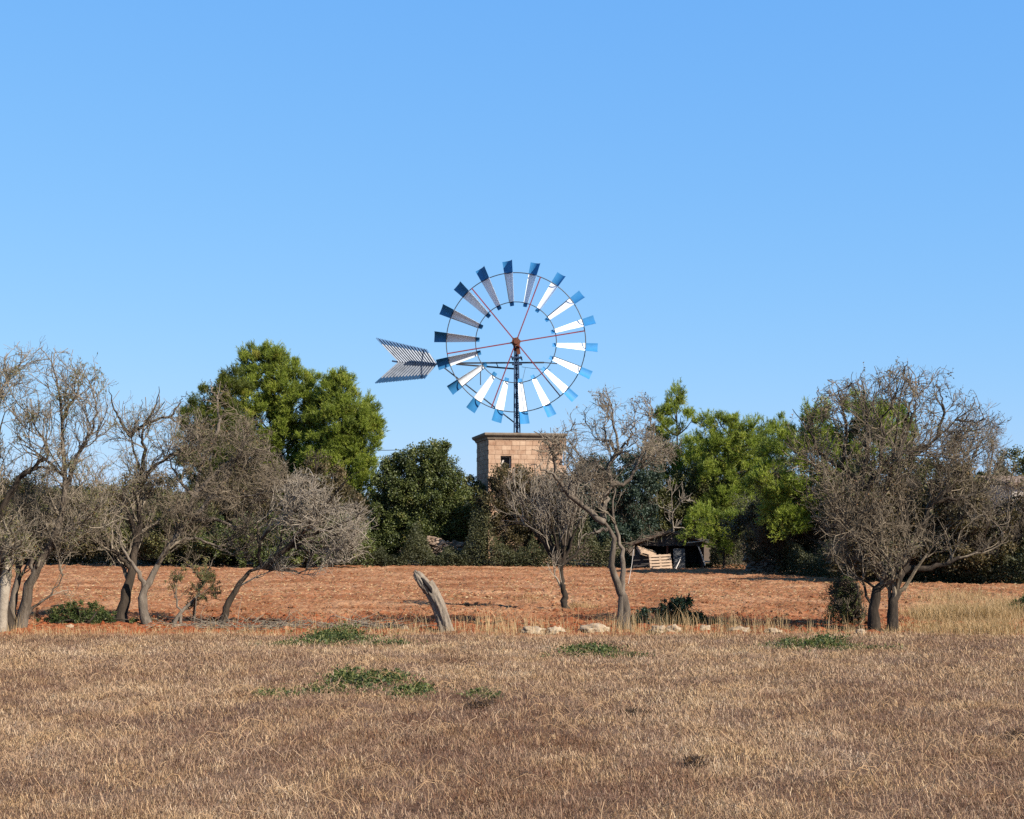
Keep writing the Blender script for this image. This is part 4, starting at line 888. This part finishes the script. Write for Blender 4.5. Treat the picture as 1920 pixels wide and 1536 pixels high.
    for k in range(ns):
        t = k/(ns-1)
        for top_, bot_ in ((tl, tr_), (bl, br)):
            p0 = lerp(no, apex, t*.97); p1 = lerp(top_, bot_, t)
            A_, B_ = W(*p0, Yv-.05), W(*p1, Yv-.05); mdl = A_+(B_-A_)*.74
            sd = np.array([.75, -1., 0]) if top_ is tl else np.array([.75, -1., 0])
            bar(sl, A_, mdl, .085, .018, m=0, side=sd); bar(sl, mdl, B_, .085, .018, m=1, side=sd)
        if k < ns-1:
            for top_, bot_ in ((tl, tr_), (bl, br)):
                t2 = (k+.5)/(ns-1); A_, B_ = W(*lerp(no, apex, t2*.97), Yv), W(*lerp(top_, bot_, t2), Yv); bar(sl, A_, B_, .05, .04, m=2)  # navy bars added between the slats to darken the gaps
    sl.build('vane_slats', [M['slatgrey'], M['slatblue'], M['navy']], vane)
    # wheel
    YW = YT-.75; hub = L(P3(967.5, 642, YW)); sw = YW/F
    wa = Acc(); tt = np.linspace(0, 2*np.pi, 97)
    for rad, th_, yo in ((130.7, .026, 0), (75.8, .024, 0)):
        ringp = np.stack([hub[0]+np.cos(tt)*rad*sw, hub[1]+0*tt+yo, hub[2]+np.sin(tt)*rad*sw], -1)
        # explicit tube with in-plane frame
        rd = np.stack([np.cos(tt), 0*tt, np.sin(tt)], -1); an = np.arange(8)/8*2*np.pi
        V = ringp[:, None]+th_*(rd[:, None]*np.cos(an)[None, :, None]+np.array([0, 1., 0])*np.sin(an)[None, :, None])
        ii = np.arange(97*8).reshape(97, 8); wa.add(V, np.stack([ii[:-1], np.roll(ii, -1, 1)[:-1], np.roll(ii, -1, 1)[1:], ii[1:]], -1).reshape(-1, 4), .5)
    wheel = wa.build('wheel', M['steel'], root)
    def pol(deg, rad, dy=0): return hub+np.array([math.cos(math.radians(deg))*rad*sw, dy, math.sin(math.radians(deg))*rad*sw])
    for k in range(6):
        d = 9.4+60*k
        sp_ = Acc(); bar(sp_, pol(d, 3, -.1), pol(d, 131, -.03), .062, .05); sp_.build('spoke', M['red'], wheel)
        tb = Acc(); bar(tb, pol(d+30, 76, -.02), pol(d+30, 131, -.02), .034, .034); tb.build('tie_bar', M['steel'], wheel)
    hb = Acc()
    for (y0, y1, r_) in ((-.34, -.22, .13), (-.22, .10, .24), (.10, .55, .15)):
        for q in range(1): tubes(hb, np.array([[hub+[0, y0, 0], hub+[0, y1, 0]]]), np.array([[r_, r_]]), 12)
        an = np.arange(12)/12*2*np.pi
        for yy_ in (y0, y1):
            V = hub+np.stack([np.cos(an)*r_, 0*an+yy_, np.sin(an)*r_], -1); hb.add(V, [(0, 1, 2, 3), (0, 3, 4, 5), (0, 5, 6, 7), (0, 7, 8, 9), (0, 9, 10, 11)], .5)
    for k in range(6):
        d = 9.4+60*k; bar(hb, pol(d, 2, -.27), pol(d, 9, -.12), .10, .06)
    bar(hb, hub+[.08, .3, -.1], hub+[.16, .35, -.62], .2, .22); bar(hb, hub+[-.12, .35, 0], hub+[-.05, .4, -.45], .12, .2)
    hb.build('hub', M['rust'], wheel)
    # blades: tapered, cambered, pitched sheets with painted blue ends
    pit = math.radians(43)
    for k in range(18):
        d = math.radians(95.4-20*k); er = np.array([math.cos(d), 0, math.sin(d)]); et = np.array([-math.sin(d), 0, math.cos(d)])  # ccw tangent
        fr = np.array([0, -1., 0]); nn = fr*math.cos(pit)+et*math.sin(pit); cc = et*math.cos(pit)-fr*math.sin(pit)
        rads = np.array([68.5, 76.5, 76.6, 130, 130.1, 153.5]); hw = np.interp(rads, [68, 76.5, 130, 153.5], [4.9, 5.6, 10.8, 12.6])*sw
        J = 9; u = np.linspace(-1, 1, J); ba = Acc(); V = np.zeros((2, 6, J, 3))
        for side_ in (0, 1):
            for i in range(6):
                w = hw[i]; base = hub+er*rads[i]*sw
                V[side_, i] = base+cc*(u*w)[:, None]+nn*(w*.42*(u**2-.4))[:, None]-nn*(.006 if side_ else 0)
        ii = np.arange(2*6*J).reshape(2, 6, J); Fs = []; Ms = []
        for side_ in (0, 1):
            for i in range(5):
                for j in range(J-1):
                    q_ = [ii[side_, i, j], ii[side_, i, j+1], ii[side_, i+1, j+1], ii[side_, i+1, j]]
                    Fs.append(q_ if side_ == 0 else q_[::-1]); Ms.append(0 if i in (1, 2, 3) and i != 3 or i == 2 else 1)
        for i in range(5):
            for j in (0, J-1): Fs.append([ii[0, i, j], ii[0, i+1, j], ii[1, i+1, j], ii[1, i, j]]); Ms.append(0 if i == 2 else 1)
        for i in (0, 5):
            for j in range(J-1): Fs.append([ii[0, i, j], ii[0, i, j+1], ii[1, i, j+1], ii[1, i, j]]); Ms.append(1)
        mk('blade', V.reshape(-1, 3), Fs, [M['white'], M['blue']], wheel, matidx=Ms)
windmill()

# ------------------------------------------------------------------ shed, pallets and poles
def gabled(px0, px1, ytop, yeave, ybase, Y, depth, label, name, wallm, roofm, opening=True, cat='shed'):
    s = Y/F; A_, B_ = P3(px0, ybase, Y), P3(px1, ybase, Y); base = (A_+B_)/2; base[2] = 0
    root = thing(name, label, cat, base); w = (px1-px0)*s/2; ze = CAMH+(HY-yeave)*s; zt = CAMH+(HY-ytop)*s
    wa = Acc(); box(wa, (-w, depth-.08, 0), (w, depth, ze), .3); box(wa, (-w, 0, 0), (-w+.08, depth-.09, ze), .3); box(wa, (w-.08, 0, 0), (w, depth-.09, ze), .3)
    if not opening: box(wa, (-w+.09, 0, 0), (w-.09, .1, ze), .5)
    wa.build('wall', wallm, root)
    ro = Acc(); n = 34; ov = .25
    for sg in (-1, 1):
        xs = np.linspace(0, w+ov, 2*n); zz = zt-(zt-ze)*(xs/(w))+.0
        ys = np.linspace(-ov, depth+ov, 30); V = np.zeros((2, 30, 8, 3))
        for q in range(2):
            for i, y in enumerate(ys):
                for j in range(8):
                    x_ = (w+ov)*j/7; V[q, i, j] = (sg*x_, y, zt-(zt-ze)*x_/w+.025*(-1)**i-.012*q)
        ii = np.arange(2*30*8).reshape(2, 30, 8)
        for q in range(2): ro.add(V[q].reshape(-1, 3), np.stack([ii[0, :-1, :-1], ii[0, :-1, 1:], ii[0, 1:, 1:], ii[0, 1:, :-1]], -1).reshape(-1, 4), .5)
    ro.build('roof', roofm, root)
    return root, w, ze, zt, s
root, w, ze, zt, s = gabled(1198, 1320, 997, 1018, 1066, 69.5, 2.4, 'low dark shed with a rusty sagging roof at the far edge of the ploughed field', 'shed', M['dark'], M['sheet'])
ga = Acc(); r = np.random.default_rng(4)
for k in range(26):
    x0 = -w+.1+k*(2*w-.2)/25; hgt = (zt-ze)*(1-abs(x0)/w); bar(ga, (x0, -.06-.02*(k % 2), ze-.12-.05*r.random()), (x0+.03*r.normal(), -.06-.02*(k % 2), ze+max(.02, hgt-.04)), .12, .02, r.random())
ga.build('gable', M['dark'], root)
for x0 in (-w+.06, -.2, w-.06):
    p = Acc(); bar(p, (x0, .06, 0), (x0, .06, ze-.05), .09, .09); p.build('post', M['rust'], root)
# brush on the roof slope
a = Acc(); n = 150; r = np.random.default_rng(44)
st_ = P3(1225, 1010, 69)+r.normal(size=(n, 3))*np.array([.9, .2, .05]); sx = st_[:, 0]-P3(1255, 0, 69)[0]
st_[:, 2] = 1.84-.33*np.abs(sx)+.05*r.random(n); en = st_+nrm(r.normal(size=(n, 3))*[1, .4, .3])*(.2+.4*r.random((n, 1)))
tubes(a, np.stack([st_, (st_+en)/2+r.normal(0, .03, (n, 3)), en], 1), np.full((n, 3), .012), 3, r.random(n))
b = P3(1225, 1010, 69); o = a.build('brushwood', M['twig_far'], None, False, b); o.location = Vector(b.tolist()); tag(o, 'dry brushwood lying over the left slope of the shed roof', 'brushwood')
def pallet(label, px, py, Y, w, h, tilt, yaw, roll, z=None):
    a = Acc()
    for k in range(5): zz = h*(k+.5)/5; box(a, (-w/2, -.02, zz-h*.068), (w/2, 0, zz+h*.068), .5)
    for x0 in (-w/2+.001, -.05, w/2-.101): box(a, (x0, .003, 0), (x0+.1, .09, h), .3)
    for k in range(3): zz = h*(.12+.38*k); box(a, (-w/2, .093, zz-.05), (w/2, .113, zz+.05), .5)
    o = a.build('pallet', M['palewood']); p = P3(px, py, Y); o.location = Vector((p[0], p[1], p[2] if z is None else z))
    o.rotation_euler = (tilt, roll, yaw); tag(o, label, 'pallet', 'wooden pallets by the shed'); return o
pallet('pale wooden pallet leaning upright against the shed front', 1240, 1067, 68.6, 1.08, .74, math.radians(-14), .12, math.radians(-3), .0)
pallet('pale pallet lying tilted on top, left of the upright one', 1218, 1040, 68.9, .95, .7, math.radians(-62), .35, math.radians(14), .68)
a = Acc(); box(a, (-.62, -.3, 0), (.5, .5, .62), .3); 
for k in range(4): box(a, (-.64, -.325, .06+k*.15), (.52, -.303, .14+k*.15), .6)
p = P3(1212, 1066, 69.2); o = a.build('crate', M['dark']); o.location = Vector((p[0], p[1]+.4, 0)); tag(o, 'dark slatted crate under the tilted pallet', 'crate')
def stick(name, label, a0, b0, w, m, cat):
    a = Acc(); A_, B_ = P3(*a0), P3(*b0); A_[2] = max(0, A_[2]); base = A_.copy()
    tubes(a, spline([A_, (A_+B_)/2+[.02, 0, 0], B_], 6)[None], np.linspace(w, w*.85, 6)[None]/2, 6, .8)
    o = a.build(name, m, None, True, base); o.location = Vector(base.tolist()); tag(o, label, cat)
stick('pole', 'short white pole leaning in the shed opening', (1267, 1067, 68.6), (1280, 1036, 69.3), .055, M['polewhite'], 'pole')
stick('pole', 'white pole slanting at the right corner of the shed', (1322, 1060, 68.9), (1309, 1024, 69.0), .07, M['polewhite'], 'pole')
stick('stake', 'thin pinkish stake standing left of the shed by the gnarled tree', (1178, 1095, 52.0), (1188, 1030, 52.2), .024, M['polewhite'], 'stake')
stick('plank', 'thin pale plank lying along the top of the shed front', (1288, 1018, 69.0), (1330, 1013, 68.9), .05, M['polewhite'], 'plank')
a = Acc(); box(a, (-.28, 0, 0), (.28, .03, 1.0), .5); p = P3(1270, 1066, 69.0); o = a.build('board', M['panel']); o.location = Vector((p[0]+.1, p[1], 0)); o.rotation_euler = (math.radians(-8), 0, 0); tag(o, 'flat dark grey board leaning behind the short white pole', 'board')

# rubble wall under the trees
def wall(label, px0, px1, Y, h, seed, n):
    r = np.random.default_rng(seed); a = Acc(); x0, x1 = (px0-960)/F*Y, (px1-960)/F*Y
    x_ = x0+(x1-x0)*r.random(n); z_ = h*r.random(n)**1.1*(.7+.5*fbm(x_*.8+seed, x_*0, 2)); y_ = Y+.35*(r.random(n)-.5)*(1.2-z_/h)
    base = np.array([(x0+x1)/2, Y, 0])
    clods(a, np.stack([x_, y_, z_], -1), .10+.10*r.random(n), r, r.random(n))
    o = a.build('dry_stone_wall', M['rubble'], None, False, base); o.location = Vector(base.tolist()); tag(o, label, 'wall', 'rubble walls under the trees')
wall('rubble stone wall under the right side of the round dark tree', 800, 900, 74.5, 1.5, 1, 380)
wall('rubble stone wall at the field edge behind the fan shaped tree', 922, 1005, 73.0, .95, 2, 330)
wall('low rubble stone wall in shade right of the shed', 1400, 1480, 64, .8, 3, 240)
# outbuildings glimpsed
def hut(label, px0, px1, ytop, Y, depth, seed):
    s = Y/F; A_ = P3((px0+px1)/2, 982, Y); A_[2] = 0; w = (px1-px0)*s/2; h = CAMH+(HY-ytop)*s
    root = thing('stone_hut', label, 'building', A_)
    a = Acc()
    for (lo, hi) in (((-w, 0, 0), (-w*.25, .35, h)), ((w*.3, 0, 0), (w, .35, h)), ((-w*.25+.001, 0, h*.62), (w*.3-.001, .35, h)), ((-w, depth-.35, 0), (w, depth, h)), ((-w, .351, 0), (-w+.35, depth-.351, h)), ((w-.35, .351, 0), (w, depth-.351, h))): box(a, lo, hi, .6)
    a.build('wall', M['plaster'], root)
    a = Acc(); bar(a, (0, -.25, h+.02), (0, depth+.25, h+.45), 2*w+.5, .12, side=(0, 0, 1)); a.build('roof', M['rubble'], root)
    a = Acc(); box(a, (-w*.22, .12, .02), (w*.27, .17, h*.61), .4); a.build('opening_shade', M['dark'], root)  # dark panel filling the opening, the shade inside is put into its colour
hut('pale plastered outbuilding glimpsed through the trees near the left edge', -10, 92, 950, 84, 3, 1)
hut('ruined pale stone outbuilding glimpsed at the right edge behind bare twigs', 1898, 1985, 908, 62, 4, 2)
hut('low pale hut glimpsed between the two leftmost trees and the stout trunk', 120, 146, 1003, 88, 2, 3)

# power line between the pines and the round tree
a = Acc(); YP = 96; root = thing('power_line', 'two thin overhead wires in the gap between the bright pine and the round dark tree', 'power line', (P3(790, 0, YP)[0], YP, 0))
bs = np.array([P3(790, 0, YP)[0], YP, 0])
for px in (540, 790):
    a = Acc(); p = P3(px, 0, YP)-bs; tubes(a, np.array([[[p[0], 0, -.2], [p[0], 0, CAMH+(HY-838)/F*YP]]]), np.array([[.12, .09]]), 8); zz = CAMH+(HY-843)/F*YP
    bar(a, (p[0]-.0, -.5, zz), (p[0], .5, zz), .1, .1); a.build('pole', M['bark_dark'], root, False)
for py, dy in ((844, -.4), (855.5, .4)):
    a = Acc(); A_, B_ = P3(540, py, YP)-bs, P3(790, py, YP)-bs; md = (A_+B_)/2-[0, 0, .05]; tubes(a, spline([A_+[0, dy, 0], md+[0, dy, 0], B_+[0, dy, 0]], 12)[None], np.full((1, 12), .022), 4); a.build('wire', M['wire'], root)

# undergrowth along the far field edge, and far woodland
r = np.random.default_rng(101); a = Acc(); n = 230000
px = -150+2250*r.random(n); Y = edgeY(px)+.3+3.2*r.random(n)**1.3; X = (px-960)/F*Y
hh = (.3+5.5*fbm(X*.8, X*0+2., 4)**2.3)*(.6+.4*np.clip((Y-edgeY(px))/1.2, 0, 1)); hh = np.where((px > 1188) & (px < 1332), .12, hh); hh = np.where(px < 330, hh*.7, hh)
leaf_quads(a, np.stack([X, Y, hh*r.random(n)**.8], -1), r, .10, .055, np.array([0, 0, .5]), 1, .35+.25*(fbm(X*.9, Y*.9, 2)-.5)*3+.15*r.normal(size=n))
tag(a.build('undergrowth', M['undergrowth']), 'dark low undergrowth along the far edge of the ploughed field', 'undergrowth', kind='stuff')
a = Acc(); n = 110000
px = -300+2500*r.random(n); Y = 150+50*r.random(n); X = (px-960)/F*Y
ht = (3.2+4.2*fbm(X*.07, Y*.03, 3)); leaf_quads(a, np.stack([X, Y, ht*r.random(n)**.7], -1), r, .42, .26, np.array([0, 0, .4]), 1, .45+(fbm(X*.2, Y*.2, 2)-.5)*1.2+.15*r.normal(size=n))
tag(a.build('distant_woodland', M['woods']), 'low distant woodland along the horizon', 'woodland', kind='stuff')

# ------------------------------------------------------------------ light, sky, camera
SKYF = ((.73, .68), (1.71, .41), (4.1, .15))
EL, AZ = math.radians(36), math.radians(128)   # azimuth clockwise from the view direction (+Y)
ts = Vector((math.cos(EL)*math.sin(AZ), math.cos(EL)*math.cos(AZ), math.sin(EL)))
ld = bpy.data.lights.new('sun', 'SUN'); ld.energy = 5.0; ld.angle = math.radians(.5); ld.color = (1, .93, .82)
lo = bpy.data.objects.new('sun', ld); C.objects.link(lo); lo.rotation_euler = (-ts).to_track_quat('-Z', 'Y').to_euler(); lo.location = (0, 0, 50)
w = bpy.data.worlds.new('World'); sc.world = w; w.use_nodes = True; nt = w.node_tree
bg = nt.nodes['Background']; sky = nt.nodes.new('ShaderNodeTexSky'); sky.sky_type = 'NISHITA'; sky.sun_disc = False
sky.sun_elevation = EL; sky.sun_rotation = AZ; sky.altitude = 0; sky.air_density = 1.0; sky.dust_density = .2; sky.ozone_density = 2.5
# film response of the sky: deeper blue, flatter towards the horizon
sep = nt.nodes.new('ShaderNodeSeparateColor'); nt.links.new(sky.outputs[0], sep.inputs[0]); cmb = nt.nodes.new('ShaderNodeCombineColor')
for k, (mul, pw) in enumerate(SKYF):
    v = math_(nt, 'MULTIPLY', math_(nt, 'POWER', sep.outputs[k], pw), mul); nt.links.new(v, cmb.inputs[k])
nt.links.new(cmb.outputs[0], bg.inputs[0]); bg.inputs[1].default_value = .0805
cd = bpy.data.cameras.new('camera'); cam = bpy.data.objects.new('camera', cd); C.objects.link(cam); sc.camera = cam
cam.location = (0, 0, CAMH); cam.rotation_euler = (math.pi/2, 0, 0); cd.lens = 50; cd.sensor_width = 36; cd.shift_y = (HY-768)/1920; cd.clip_end = 6000; cd.clip_start = .1
sc.view_settings.view_transform = 'Standard'; sc.view_settings.look = 'None'; sc.view_settings.exposure = 1.2; sc.view_settings.gamma = 1
sc.cycles.max_bounces = 6; sc.cycles.diffuse_bounces = 3; sc.cycles.transmission_bounces = 3; sc.cycles.use_denoising = False
